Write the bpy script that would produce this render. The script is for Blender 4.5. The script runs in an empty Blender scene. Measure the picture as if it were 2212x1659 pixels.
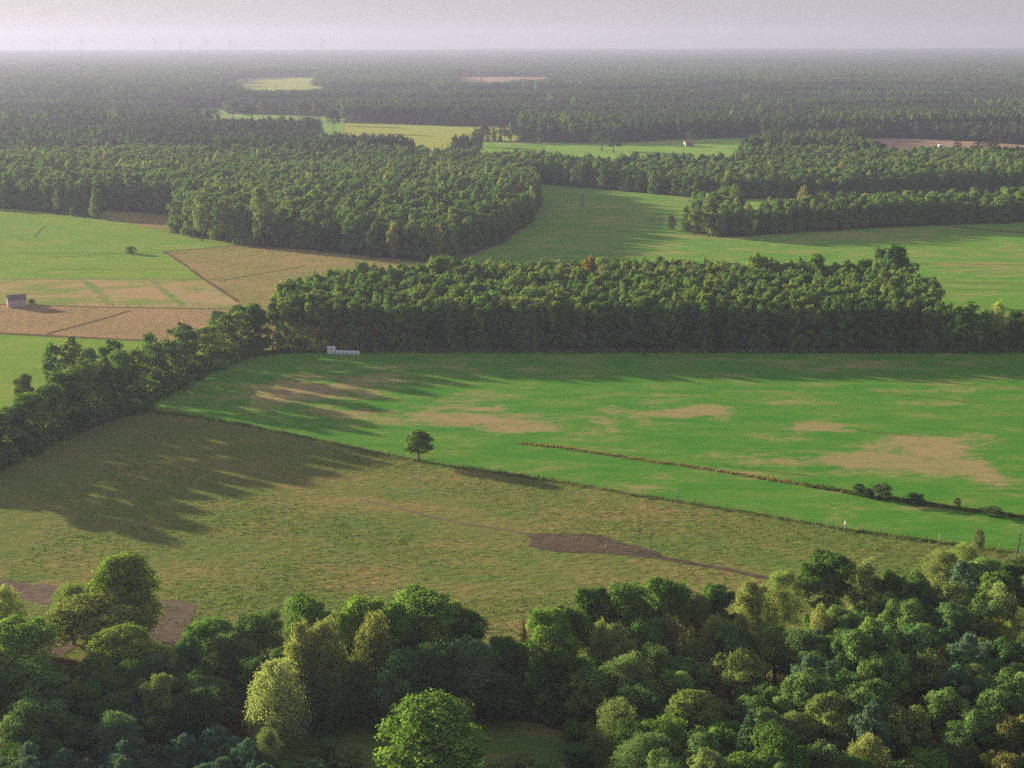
import bpy, math, random
import numpy as np
from mathutils import Vector, Matrix, Euler
from mathutils.geometry import delaunay_2d_cdt

# ------------------------------------------------------------------ camera, sky, sun, exposure
S = bpy.context.scene
FPX = 3200.0                      # focal length in pixels of a 2212 px wide frame
HGT = 92.0
PITCH = math.atan((829.5 - 86.0) / FPX)
ROLL = math.radians(-0.08)
cam_d = bpy.data.cameras.new('camera'); cam = bpy.data.objects.new('camera', cam_d)
S.collection.objects.link(cam); S.camera = cam
cam_d.sensor_width = 36.0; cam_d.lens = FPX / 2212.0 * 36.0
cam_d.clip_start = 1.0; cam_d.clip_end = 300000.0
RM = Euler((math.pi / 2 - PITCH, 0, 0)).to_matrix() @ Matrix.Rotation(ROLL, 3, 'Z')
cam.matrix_world = Matrix.Translation((0, 0, HGT)) @ RM.to_4x4()

SUN_EL = math.radians(10.3)
SUN_AZ = math.radians(55.0)       # measured from the view direction (+Y) towards the left (-X)
sd = Vector((-math.sin(SUN_AZ) * math.cos(SUN_EL), math.cos(SUN_AZ) * math.cos(SUN_EL), math.sin(SUN_EL)))
W = bpy.data.worlds.new('World'); S.world = W; W.use_nodes = True
nt = W.node_tree; nt.nodes.clear()
sky = nt.nodes.new('ShaderNodeTexSky'); sky.sky_type = 'NISHITA'; sky.sun_disc = False
sky.sun_elevation = SUN_EL; sky.sun_rotation = -SUN_AZ
sky.air_density = 1.0; sky.dust_density = 0.5; sky.ozone_density = 2.5; sky.altitude = 100
bg = nt.nodes.new('ShaderNodeBackground'); bg.inputs['Strength'].default_value = 0.057
hs = nt.nodes.new('ShaderNodeHueSaturation'); hs.inputs['Saturation'].default_value = 0.62
out = nt.nodes.new('ShaderNodeOutputWorld')
veil = nt.nodes.new('ShaderNodeMix'); veil.data_type = 'RGBA'; veil.inputs[0].default_value = 0.74; veil.inputs[7].default_value = (2.38, 2.25, 2.58, 1)   # thin even evening veil over the clear sky
nt.links.new(sky.outputs[0], hs.inputs['Color']); nt.links.new(hs.outputs[0], veil.inputs[6]); nt.links.new(veil.outputs[2], bg.inputs[0]); nt.links.new(bg.outputs[0], out.inputs[0])
sl = bpy.data.lights.new('sun', 'SUN'); sl.energy = 5.0; sl.angle = math.radians(0.9); sl.color = (1.0, 0.84, 0.60)
so = bpy.data.objects.new('sun', sl); S.collection.objects.link(so)
so.rotation_euler = (-sd).to_track_quat('-Z', 'Y').to_euler()
S.view_settings.view_transform = 'Standard'; S.view_settings.look = 'None'
S.view_settings.exposure = 1.72; S.view_settings.gamma = 1.0; S.view_settings.use_curve_mapping = False
S.render.engine = 'CYCLES'
cy = S.cycles
cy.max_bounces = 6; cy.diffuse_bounces = 3; cy.glossy_bounces = 1; cy.transmission_bounces = 3; cy.volume_bounces = 1
cy.transparent_max_bounces = 4; cy.caustics_reflective = False; cy.caustics_refractive = False
cy.use_denoising = False; cy.use_adaptive_sampling = True; cy.adaptive_threshold = 0.02
C = S.collection

# ------------------------------------------------------------------ helpers
rng = np.random.default_rng(7)
random.seed(7)
PI = math.pi

def G(u, v, z=0.0):
    """Point at height z seen at (u, v) in the 2212 x 1659 frame of reference."""
    d = RM @ Vector(((u - 1106.0) / FPX, -(v - 829.5) / FPX, -1.0))
    t = (z - HGT) / d.z
    return Vector((d.x * t, d.y * t, z))

def P(x, y, z=0.0):
    q = RM.transposed() @ (Vector((x, y, z)) - Vector((0, 0, HGT)))
    return (1106.0 + q.x / -q.z * FPX, 829.5 - q.y / -q.z * FPX)

def tag(o, label=None, cat=None, group=None, kind=None):
    if label: o['label'] = label
    if cat: o['category'] = cat
    if group: o['group'] = group
    if kind: o['kind'] = kind
    return o

def mesh_np(name, verts, faces_flat, nper, mats=(), matidx=None, attr=None, smooth=False):
    """verts (N,3); faces_flat flat loop indices; nper verts per face (int or array)."""
    me = bpy.data.meshes.new(name)
    verts = np.asarray(verts, dtype=np.float32); ff = np.asarray(faces_flat, dtype=np.int32).ravel()
    if np.isscalar(nper): tot = np.full(len(ff) // nper, nper, dtype=np.int32)
    else: tot = np.asarray(nper, dtype=np.int32)
    start = np.concatenate([[0], np.cumsum(tot)[:-1]]).astype(np.int32)
    me.vertices.add(len(verts)); me.vertices.foreach_set('co', verts.ravel())
    me.loops.add(len(ff)); me.loops.foreach_set('vertex_index', ff)
    me.polygons.add(len(tot)); me.polygons.foreach_set('loop_start', start)
    try: me.polygons.foreach_set('loop_total', tot)
    except Exception: pass
    for m in mats: me.materials.append(m)
    if matidx is not None: me.polygons.foreach_set('material_index', np.asarray(matidx, dtype=np.int32))
    if smooth: me.polygons.foreach_set('use_smooth', np.ones(len(tot), dtype=bool))
    me.update(calc_edges=True)
    if attr:
        for k, (dom, arr) in attr.items():
            a = me.attributes.new(k, 'FLOAT', dom); a.data.foreach_set('value', np.asarray(arr, dtype=np.float32))
    me.validate()
    return me

def link(name, me, parent=None, loc=None):
    o = bpy.data.objects.new(name, me); C.objects.link(o)
    if parent: o.parent = parent
    if loc is not None: o.location = loc
    return o

def empty(name, loc, rz=0.0, scale=(1, 1, 1)):
    o = bpy.data.objects.new(name, None); C.objects.link(o)
    o.location = loc; o.rotation_euler = (0, 0, rz); o.scale = scale; o.empty_display_size = 0.5
    return o

class MB:
    def __init__(self): self.v = []; self.f = []
    def poly(self, pts):
        n = len(self.v); self.v += [tuple(p) for p in pts]; self.f.append(list(range(n, n + len(pts))))
    def box(self, c, s, rz=0.0):
        n = len(self.v); cx, cyy, cz = c; sx, sy, sz = s[0] / 2, s[1] / 2, s[2] / 2
        ca, sa = math.cos(rz), math.sin(rz)
        for dz in (-sz, sz):
            for dx, dy in ((-sx, -sy), (sx, -sy), (sx, sy), (-sx, sy)):
                self.v.append((cx + dx * ca - dy * sa, cyy + dx * sa + dy * ca, cz + dz))
        for q in ((0, 3, 2, 1), (4, 5, 6, 7), (0, 1, 5, 4), (1, 2, 6, 5), (2, 3, 7, 6), (3, 0, 4, 7)):
            self.f.append([n + i for i in q])
    def tube(self, pts, radii, sides=6, cap=True):
        n0 = len(self.v); pts = [Vector(p) for p in pts]
        for i, p in enumerate(pts):
            d = (pts[min(i + 1, len(pts) - 1)] - pts[max(i - 1, 0)]).normalized()
            a = Vector((1, 0, 0)) if abs(d.x) < 0.8 else Vector((0, 1, 0))
            e1 = d.cross(a).normalized(); e2 = d.cross(e1)
            for k in range(sides):
                t = 2 * PI * k / sides
                self.v.append(tuple(p + (e1 * math.cos(t) + e2 * math.sin(t)) * radii[i]))
        for i in range(len(pts) - 1):
            for k in range(sides):
                a = n0 + i * sides + k; b = n0 + i * sides + (k + 1) % sides
                self.f.append([a, b, b + sides, a + sides])
        if cap: self.f.append([n0 + (len(pts) - 1) * sides + k for k in range(sides)])
    def lathe(self, prof, sides=20, c=(0, 0, 0)):
        n0 = len(self.v)
        for r, z in prof:
            for k in range(sides):
                t = 2 * PI * k / sides
                self.v.append((c[0] + r * math.cos(t), c[1] + r * math.sin(t), c[2] + z))
        for i in range(len(prof) - 1):
            for k in range(sides):
                a = n0 + i * sides + k; b = n0 + i * sides + (k + 1) % sides
                self.f.append([a, b, b + sides, a + sides])
        self.f.append([n0 + k for k in range(sides)][::-1]); self.f.append([n0 + (len(prof) - 1) * sides + k for k in range(sides)])
    def mesh(self, name, mat, smooth=False):
        ff = [i for f in self.f for i in f]; return mesh_np(name, np.array(self.v), ff, [len(f) for f in self.f], (mat,), smooth=smooth)
    def build(self, name, mat, parent=None, smooth=False, loc=None):
        return link(name, self.mesh(name, mat, smooth), parent, loc)

# ------------------------------------------------------------------ materials
def newmat(name):
    m = bpy.data.materials.new(name); m.use_nodes = True; m.node_tree.nodes.clear(); return m

class NT:
    def __init__(self, m): self.t = m.node_tree
    def n(self, typ, **kw):
        nd = self.t.nodes.new(typ)
        for k, v in kw.items():
            if k.startswith('i_'):
                key = k[2:]; key = int(key) if key.isdigit() else key
                nd.inputs[key].default_value = v
            else: setattr(nd, k, v)
        return nd
    def l(self, a, b): self.t.links.new(a, b)
    def math(self, op, a, b=None, clamp=False):
        nd = self.t.nodes.new('ShaderNodeMath'); nd.operation = op; nd.use_clamp = clamp
        for i, x in enumerate((a, b)):
            if x is None: continue
            if isinstance(x, (int, float)): nd.inputs[i].default_value = x
            else: self.l(x, nd.inputs[i])
        return nd.outputs[0]
    def mix(self, f, a, b, blend='MIX'):
        nd = self.t.nodes.new('ShaderNodeMix'); nd.data_type = 'RGBA'; nd.blend_type = blend
        for s, x in ((nd.inputs[0], f), (nd.inputs[6], a), (nd.inputs[7], b)):
            if isinstance(x, (int, float)): s.default_value = x
            elif isinstance(x, tuple): s.default_value = (*x, 1.0)
            else: self.l(x, s)
        return nd.outputs[2]
    def ramp(self, fac, lo, hi):
        nd = self.t.nodes.new('ShaderNodeMapRange'); nd.inputs[1].default_value = lo; nd.inputs[2].default_value = hi
        nd.interpolation_type = 'SMOOTHSTEP'
        self.l(fac, nd.inputs[0]); return nd.outputs[0]
    def noise(self, vec, scale, detail=3.0, rough=0.55, dist=0.0):
        nd = self.n('ShaderNodeTexNoise'); nd.inputs['Scale'].default_value = scale; nd.inputs['Detail'].default_value = detail
        nd.inputs['Roughness'].default_value = rough; nd.inputs['Distortion'].default_value = dist
        self.l(vec, nd.inputs['Vector']); return nd.outputs[0]
    def mapping(self, vec, rz=0.0, sc=(1, 1, 1)):
        nd = self.n('ShaderNodeMapping'); nd.inputs['Rotation'].default_value = (0, 0, rz); nd.inputs['Scale'].default_value = sc
        self.l(vec, nd.inputs['Vector']); return nd.outputs[0]

def leaf_mat(name, cols, transl=0.3, tcol=None, var=0.55):
    """cols: two or three foliage colours, picked per tree; brightness varies per leaf clump."""
    m = newmat(name); t = NT(m)
    oi = t.n('ShaderNodeObjectInfo')
    cols = [(q[0] * 1.50, q[1] * 1.82, q[2] * 1.60) for q in cols]
    c = t.mix(oi.outputs['Random'], cols[0], cols[1])
    if len(cols) > 2:
        f = t.math('GREATER_THAN', t.math('FRACT', t.math('MULTIPLY', oi.outputs['Random'], 17.3)), 0.80)
        c = t.mix(f, c, cols[2])
    c = t.mix(1.0, c, oi.outputs['Color'], 'MULTIPLY')
    at = t.n('ShaderNodeAttribute', attribute_name='leafvar')
    k = t.n('ShaderNodeMapRange'); k.inputs[3].default_value = 1 - var; k.inputs[4].default_value = 1 + var
    t.l(at.outputs['Fac'], k.inputs[0])
    cols = cols
    hsv = t.n('ShaderNodeHueSaturation'); t.l(c, hsv.inputs['Color']); t.l(k.outputs[0], hsv.inputs['Value'])
    h = t.n('ShaderNodeMapRange'); h.inputs[3].default_value = 0.515; h.inputs[4].default_value = 0.482
    t.l(at.outputs['Fac'], h.inputs[0]); t.l(h.outputs[0], hsv.inputs['Hue'])
    c = hsv.outputs[0]
    d = t.n('ShaderNodeBsdfDiffuse'); t.l(c, d.inputs[0])
    tr = t.n('ShaderNodeBsdfTranslucent'); t.l(t.mix(1.0, c, tcol or (1.5, 1.5, 0.7), 'MULTIPLY'), tr.inputs[0])
    mx = t.n('ShaderNodeMixShader'); mx.inputs[0].default_value = transl
    t.l(d.outputs[0], mx.inputs[1]); t.l(tr.outputs[0], mx.inputs[2])
    o = t.n('ShaderNodeOutputMaterial'); t.l(mx.outputs[0], o.inputs[0])
    return m

def plain(name, col, col2=None, scale=1.0, rough=0.8, metal=0.0, bump=0.0):
    m = newmat(name); t = NT(m)
    b = t.n('ShaderNodeBsdfPrincipled'); b.inputs['Roughness'].default_value = rough; b.inputs['Metallic'].default_value = metal
    tc = t.n('ShaderNodeTexCoord'); n = t.noise(tc.outputs['Object'], scale, 4)
    c = t.mix(t.ramp(n, 0.3, 0.7), col, col2 or tuple(x * 0.75 for x in col)); t.l(c, b.inputs['Base Color'])
    if bump:
        bp = t.n('ShaderNodeBump'); bp.inputs['Strength'].default_value = bump; t.l(n, bp.inputs['Height']); t.l(bp.outputs[0], b.inputs['Normal'])
    o = t.n('ShaderNodeOutputMaterial'); t.l(b.outputs[0], o.inputs[0]); return m

MOW = math.atan2(*(lambda d: (d.y, d.x))(G(2212, 1118) - G(1120, 957)))      # mowing direction on the ground

def grass_mat(name, ga, gb, dry, drycut=0.62, drysoft=0.10, patch=0.02, streak=1.0, direc=None, tuss=0.0, rows=0.0, bump=0.3, dirt=None, attrw=0.5, blotch=0.35, lines=0.35):
    """ga/gb two greens, dry = straw; attribute 'dry' raises the chance of straw patches."""
    m = newmat(name); t = NT(m)
    g = t.n('ShaderNodeNewGeometry'); pos = g.outputs['Position']
    dr = MOW if direc is None else direc
    st = t.mapping(pos, -dr, (0.40, 1.0, 1.0))
    big = t.noise(t.mapping(pos, -dr, (0.5, 1.0, 1.0)), patch, 5, 0.62)
    mid = t.noise(st, 0.16, 5, 0.65, 0.4)
    fine = t.noise(st, 1.1 * streak, 4, 0.7)
    gr = t.noise(pos, 3.2, 3, 0.7)
    col = t.mix(t.ramp(mid, 0.34, 0.66), ga, gb)
    at = t.n('ShaderNodeAttribute', attribute_name='dry').outputs['Fac']
    med = t.noise(t.mapping(pos, -dr, (0.6, 1.0, 1.0)), 0.065, 7, 0.75, 0.6)
    dn = t.math('ADD', t.math('MULTIPLY', t.math('SUBTRACT', big, 0.5), 1.0), t.math('MULTIPLY', t.math('SUBTRACT', mid, 0.5), 1.5))
    dn = t.math('ADD', dn, t.math('MULTIPLY', t.math('SUBTRACT', med, 0.5), 2.6))
    dn = t.math('ADD', t.math('ADD', dn, 0.5), t.math('MULTIPLY', t.math('SUBTRACT', fine, 0.5), 1.0))
    dn = t.math('ADD', dn, t.math('MULTIPLY', at, attrw))
    df = t.math('MULTIPLY', t.ramp(dn, drycut - drysoft * 1.7, drycut + drysoft * 2.6), 0.88)
    col = t.mix(df, col, dry)
    col = t.mix(t.math('MULTIPLY', t.ramp(med, 0.42, 0.60), 0.30), col, tuple(min(1, x * k_) for x, k_ in zip(gb, (1.5, 1.12, 1.3))))
    tn_ = t.noise(t.mapping(pos, -dr, (0.03, 1.0, 1.0)), 0.9, 3, 0.7)
    col = t.mix(t.math('MULTIPLY', t.ramp(tn_, 0.52, 0.66), lines), col, tuple(x * 0.62 for x in ga))
    if rows > 0:
        wv = t.n('ShaderNodeTexWave'); wv.bands_direction = 'Y'; wv.inputs['Scale'].default_value = rows
        wv.inputs['Distortion'].default_value = 5.0; wv.inputs['Detail'].default_value = 2; wv.inputs['Detail Scale'].default_value = 0.4
        t.l(t.mapping(pos, -dr, (0.35, 1, 1)), wv.inputs['Vector'])
        col = t.mix(t.math('MULTIPLY', wv.outputs['Fac'], 0.16), col, tuple(x * 0.55 for x in ga))
    if dirt:
        dd = t.noise(t.mapping(pos, -dr, (0.4, 1, 1)), 0.09, 5, 0.7)
        col = t.mix(t.math('MULTIPLY', t.ramp(dd, 0.54, 0.72), 0.8), col, dirt)
    b1 = t.math('ADD', 1.0 - blotch, t.math('MULTIPLY', fine, blotch)); b2 = t.math('ADD', 0.72, t.math('MULTIPLY', gr, 0.56))
    vv = t.math('MULTIPLY', t.math('MULTIPLY', b1, b2), 1.18)
    hsv = t.n('ShaderNodeHueSaturation'); t.l(col, hsv.inputs['Color']); t.l(vv, hsv.inputs['Value'])
    b = t.n('ShaderNodeBsdfDiffuse'); t.l(hsv.outputs[0], b.inputs[0])
    bp = t.n('ShaderNodeBump'); bp.inputs['Strength'].default_value = bump; bp.inputs['Distance'].default_value = 0.35
    hsum = t.math('ADD', fine, t.math('MULTIPLY', gr, 0.6))
    if tuss: hsum = t.math('ADD', hsum, t.math('MULTIPLY', t.noise(t.mapping(pos, -dr, (0.5, 1, 1)), 0.7, 2, 0.5), tuss))
    t.l(hsum, bp.inputs['Height']); t.l(bp.outputs[0], b.inputs['Normal'])
    o = t.n('ShaderNodeOutputMaterial'); t.l(b.outputs[0], o.inputs[0]); return m

M = {}
M['meadow'] = grass_mat('meadow_grass', (0.056, 0.225, 0.024), (0.118, 0.255, 0.038), (0.40, 0.265, 0.155), 0.80, 0.13, 0.016, rows=0.20, attrw=0.58)
M['pasture'] = grass_mat('pasture_grass', (0.182, 0.194, 0.056), (0.110, 0.192, 0.042), (0.33, 0.215, 0.100), 0.61, 0.18, 0.020, tuss=1.4, bump=0.8, attrw=0.35, lines=0.0, blotch=0.5)
M['field_green'] = grass_mat('bright_field_grass', (0.150, 0.290, 0.038), (0.205, 0.320, 0.050), (0.33, 0.245, 0.11), 0.80, 0.10, 0.012, rows=0.14, attrw=0.5)
M['field_tan'] = grass_mat('stubble_field', (0.19, 0.27, 0.06), (0.25, 0.26, 0.08), (0.41, 0.28, 0.165), 0.50, 0.15, 0.02, direc=0.0, attrw=0.4)
M['field_brown'] = grass_mat('dry_pasture', (0.31, 0.225, 0.115), (0.26, 0.21, 0.095), (0.35, 0.235, 0.14), 0.55, 0.14, 0.03, tuss=2.0, bump=0.9, direc=0.1)
M['field_olive'] = grass_mat('olive_pasture', (0.26, 0.215, 0.080), (0.205, 0.215, 0.065), (0.32, 0.225, 0.12), 0.60, 0.12, 0.02, tuss=2.0, bump=0.9, direc=0.3)
M['field_right'] = grass_mat('long_field_grass', (0.100, 0.275, 0.036), (0.165, 0.310, 0.050), (0.38, 0.27, 0.14), 0.70, 0.14, 0.014, rows=0.12, direc=MOW * 0.5, attrw=0.45)
M['far_yellow'] = grass_mat('far_yellow_field', (0.33, 0.36, 0.06), (0.27, 0.36, 0.05), (0.36, 0.29, 0.10), 0.60, 0.1, 0.01, bump=0.1)
M['far_green'] = grass_mat('far_green_field', (0.15, 0.33, 0.05), (0.20, 0.36, 0.05), (0.33, 0.27, 0.11), 0.72, 0.1, 0.01, bump=0.1)
M['far_brown'] = grass_mat('far_ploughed_field', (0.30, 0.21, 0.14), (0.33, 0.23, 0.15), (0.36, 0.26, 0.17), 0.6, 0.1, 0.01, bump=0.1)
M['strip_green'] = grass_mat('strip_grass', (0.15, 0.24, 0.055), (0.19, 0.26, 0.07), (0.33, 0.25, 0.13), 0.60, 0.2, 0.05)
M['lawn'] = grass_mat('lawn_grass', (0.085, 0.190, 0.045), (0.13, 0.200, 0.050), (0.22, 0.19, 0.07), 0.70, 0.12, 0.05, tuss=1.5, bump=0.7)
M['floor'] = grass_mat('forest_floor', (0.055, 0.060, 0.022), (0.075, 0.055, 0.028), (0.11, 0.075, 0.035), 0.58, 0.12, 0.03, tuss=1.0)
M['mud'] = grass_mat('mud', (0.115, 0.090, 0.068), (0.090, 0.070, 0.054), (0.16, 0.125, 0.09), 0.55, 0.14, 0.06, bump=0.7, blotch=0.5)
M['dirt'] = grass_mat('dirt_track', (0.155, 0.122, 0.092), (0.125, 0.098, 0.076), (0.20, 0.155, 0.11), 0.55, 0.14, 0.06, bump=0.4)
M['ditchgrass'] = grass_mat('ditch_bank', (0.20, 0.165, 0.080), (0.15, 0.150, 0.055), (0.26, 0.20, 0.12), 0.55, 0.14, 0.06, bump=0.9)
M['darkditch'] = grass_mat('ditch_bed', (0.105, 0.100, 0.050), (0.120, 0.095, 0.055), (0.17, 0.12, 0.07), 0.62, 0.14, 0.06, bump=0.6)

M['oak'] = leaf_mat('oak_leaves', [(0.070, 0.116, 0.030), (0.088, 0.126, 0.034), (0.104, 0.132, 0.038)], 0.30)
M['mixed'] = leaf_mat('mixed_forest_leaves', [(0.072, 0.118, 0.040), (0.092, 0.126, 0.044), (0.108, 0.128, 0.048)], 0.26)
M['birch'] = leaf_mat('birch_leaves', [(0.120, 0.150, 0.062), (0.142, 0.155, 0.070), (0.150, 0.148, 0.072)], 0.35, var=0.3)
M['willow'] = leaf_mat('willow_leaves', [(0.092, 0.128, 0.058), (0.110, 0.138, 0.066)], 0.25, var=0.3)
M['pine'] = leaf_mat('pine_needles', [(0.075, 0.120, 0.076), (0.095, 0.130, 0.080)], 0.10, var=0.4)
M['spruce'] = leaf_mat('spruce_needles', [(0.040, 0.070, 0.032), (0.058, 0.082, 0.040)], 0.08, var=0.35)
M['autumn'] = leaf_mat('autumn_leaves', [(0.135, 0.120, 0.038), (0.120, 0.130, 0.038)], 0.3, (1.4, 1.1, 0.6))
M['farmixed'] = leaf_mat('distant_leaves', [(0.040, 0.060, 0.028), (0.052, 0.066, 0.032), (0.062, 0.070, 0.036)], 0.2)
M['farspruce'] = leaf_mat('distant_needles', [(0.026, 0.042, 0.024), (0.034, 0.048, 0.028)], 0.08)
M['farmixed'] = leaf_mat('distant_leaves', [(0.044, 0.064, 0.030), (0.056, 0.070, 0.034), (0.068, 0.074, 0.040)], 0.2)
M['farspruce'] = leaf_mat('distant_needles', [(0.028, 0.044, 0.026), (0.036, 0.050, 0.030)], 0.08)
M['weeds'] = leaf_mat('rough_grass_blades', [(0.075, 0.085, 0.026), (0.065, 0.085, 0.024)], 0.3, var=0.6)
M['tuft'] = leaf_mat('tussock_blades', [(0.075, 0.105, 0.028), (0.075, 0.105, 0.028)], 0.3, var=0.5)
M['drytuft'] = leaf_mat('dry_grass_blades', [(0.13, 0.10, 0.045), (0.13, 0.10, 0.045)], 0.3, var=0.5)
M['bark'] = plain('bark', (0.115, 0.085, 0.06), (0.06, 0.045, 0.034), 6.0, 0.95, bump=0.4)
M['birchbark'] = plain('birch_bark', (0.50, 0.47, 0.42), (0.16, 0.14, 0.12), 4.0, 0.9)
M['deadbark'] = plain('dead_wood', (0.16, 0.12, 0.09), (0.09, 0.07, 0.055), 5.0, 0.95)
M['palewood'] = plain('weathered_wood', (0.36, 0.30, 0.24), (0.22, 0.18, 0.14), 5.0, 0.9)
M['postwood'] = plain('post_wood', (0.20, 0.16, 0.12), (0.12, 0.10, 0.08), 5.0, 0.9)
M['wire'] = plain('wire', (0.25, 0.24, 0.23), rough=0.5, metal=0.6)
M['wrap'] = plain('bale_wrap', (0.74, 0.80, 0.82), (0.66, 0.73, 0.77), 3.0, 0.35, bump=0.1)
M['plank'] = plain('grey_planks', (0.55, 0.48, 0.46), (0.46, 0.40, 0.39), 3.0, 0.9, bump=0.2)
M['shedroof'] = plain('weathered_roof_sheet', (0.20, 0.155, 0.15), (0.155, 0.12, 0.12), 2.0, 0.8, bump=0.2)
M['brick'] = plain('orange_brick', (0.42, 0.20, 0.115), (0.33, 0.155, 0.09), 4.0, 0.9, bump=0.2)
M['tile'] = plain('grey_roof_tile', (0.12, 0.105, 0.105), (0.085, 0.078, 0.08), 5.0, 0.8, bump=0.3)
M['render'] = plain('pale_render', (0.36, 0.32, 0.28), (0.30, 0.27, 0.24), 2.0, 0.9)
M['palesheet'] = plain('pale_roof_sheet', (0.62, 0.55, 0.58), (0.50, 0.45, 0.47), 2.0, 0.6)
M['glass'] = plain('window_glass', (0.03, 0.035, 0.04), rough=0.15)
M['white'] = plain('white_paint', (0.75, 0.74, 0.72), (0.68, 0.67, 0.66), 1.0, 0.6)
M['red'] = plain('red_brick_tower', (0.42, 0.20, 0.15), (0.36, 0.17, 0.13), 0.6, 0.8)
M['turbine'] = plain('turbine_paint', (0.42, 0.41, 0.43), (0.38, 0.37, 0.39), 0.2, 0.7)
M['bluepaint'] = plain('blue_grey_paint', (0.12, 0.16, 0.22), rough=0.6)

# ------------------------------------------------------------------ fields
def pt2(q):
    p = G(*q); return (p.x, p.y)

FENCE = [(300, 886), (430, 903), (560, 925), (700, 953), (800, 975), (905, 997), (1040, 1018), (1190, 1038), (1330, 1062), (1460, 1083), (1640, 1112), (1820, 1143), (2000, 1168), (2160, 1190), (2330, 1216), (2500, 1242)]
MEADOW = [(545, 772), (620, 763), (760, 761), (1300, 762), (1900, 764), (2150, 762), (2500, 762), (2800, 900), (2700, 1270)] + FENCE[::-1] + [(380, 838), (450, 802)]
PASTURE = FENCE + [(2700, 1270), (2700, 1430), (2212, 1440), (1800, 1450), (1500, 1480), (1100, 1500), (800, 1520), (500, 1500), (250, 1440), (0, 1400), (-500, 1380), (-500, 1190), (-200, 1080), (0, 1003), (110, 952), (230, 908)]
L1 = [(-500, 690), (0, 721), (330, 738), (520, 748), (600, 757), (545, 772), (450, 802), (380, 838), (300, 886), (230, 908), (110, 952), (0, 1003), (-200, 1080), (-500, 1190)]
L2 = [(-500, 640), (0, 657), (250, 663), (500, 668), (600, 690), (590, 720), (600, 757), (520, 748), (330, 738), (0, 721), (-500, 690)]
L3 = [(-500, 597), (0, 603), (435, 603), (470, 625), (515, 655), (500, 668), (250, 663), (0, 657), (-500, 640)]
L4 = [(-500, 416), (0, 449), (150, 463), (270, 480), (365, 503), (460, 518), (500, 524), (515, 531), (355, 543), (400, 575), (435, 603), (0, 603), (-500, 597)]
L4B = [(175, 452), (300, 458), (385, 468), (400, 480), (365, 503), (270, 480), (190, 467)]
L5 = [(355, 543), (515, 531), (640, 538), (760, 550), (870, 561), (975, 572), (900, 655), (750, 668), (640, 690), (600, 690), (500, 668), (515, 655), (470, 625), (435, 603), (400, 575)]
R1 = [(975, 572), (1000, 552), (1080, 520), (1150, 480), (1168, 445), (1140, 415), (1085, 392), (1200, 400), (1500, 427), (1660, 433), (1610, 450), (1500, 468), (1470, 498), (1560, 514), (1640, 508), (1900, 492), (2212, 480), (2700, 462), (2800, 762), (2060, 757), (2010, 690), (1950, 655), (900, 655)]
G34 = [(1610, 430), (2212, 420), (2600, 414), (2600, 402, 13), (2212, 399, 13), (1900, 407, 13), (1700, 425, 13), (1600, 446, 13)]
A1 = [(700, 264), (860, 268), (960, 273), (1125, 275), (1125, 305), (1040, 304), (990, 300, 18), (925, 306, 20), (880, 291, 20), (740, 283, 20), (690, 285, 20)]
A2 = [(1040, 307), (1330, 310), (1480, 301), (1600, 299), (1650, 299), (1580, 321, 17), (1350, 323, 17), (1270, 333, 17), (1130, 320, 17), (1030, 322, 17)]
A3 = [(1865, 299), (1960, 300), (2100, 306), (2212, 314), (2500, 322), (2500, 334, 8), (2212, 332, 8), (1975, 335, 8), (1960, 320, 15), (1860, 304, 15)]
A4 = [(480, 173), (560, 168), (705, 167), (705, 180, 20), (650, 189, 20), (560, 187, 20), (490, 180, 20)]
A5 = [(960, 166), (1205, 167), (1200, 172, 20), (1110, 177, 20), (960, 180, 20)]
A6 = [(400, 233), (480, 236), (495, 246), (600, 249), (700, 251), (745, 258), (740, 262, 14), (600, 258, 14), (490, 253, 14), (400, 243, 14)]
A7 = [(1040, 331, 14), (990, 328, 14), (970, 352, 14), (1000, 352, 14)]
FIELDS = [('meadow', MEADOW, 'meadow', 0.02, 3.0), ('pasture', PASTURE, 'pasture', 0.03, 4.0), ('lower_meadow', L1, 'field_green', 0.03, 8),
          ('dry_pasture', L2, 'field_brown', 0.03, 8), ('stubble_field', L3, 'field_tan', 0.03, 6), ('green_field', L4, 'field_green', 0.04, 8),
          ('pale_field', L4B, 'field_olive', 0.08, 15), ('olive_pasture', L5, 'field_olive', 0.04, 8), ('long_field', R1, 'field_right', 0.04, 8),
          ('gap_field', G34, 'far_green', 0.10, 20), ('yellow_field', A1, 'far_yellow', 0.2, 40), ('strip_field', A2, 'far_green', 0.2, 40),
          ('ploughed_field', A3, 'far_brown', 0.2, 40), ('distant_field', A4, 'far_yellow', 0.5, 150), ('distant_stubble', A5, 'far_brown', 0.5, 150),
          ('village_green_field', A6, 'far_green', 0.3, 60)]

def inside(poly, x, y):
    x = np.asarray(x); y = np.asarray(y); r = np.zeros(x.shape, bool); n = len(poly)
    for i in range(n):
        x1, y1 = poly[i]; x2, y2 = poly[(i + 1) % n]
        if y1 == y2: continue
        c = ((y1 > y) != (y2 > y)) & (x < (x2 - x1) * (y - y1) / (y2 - y1) + x1)
        r ^= c
    return r

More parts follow.
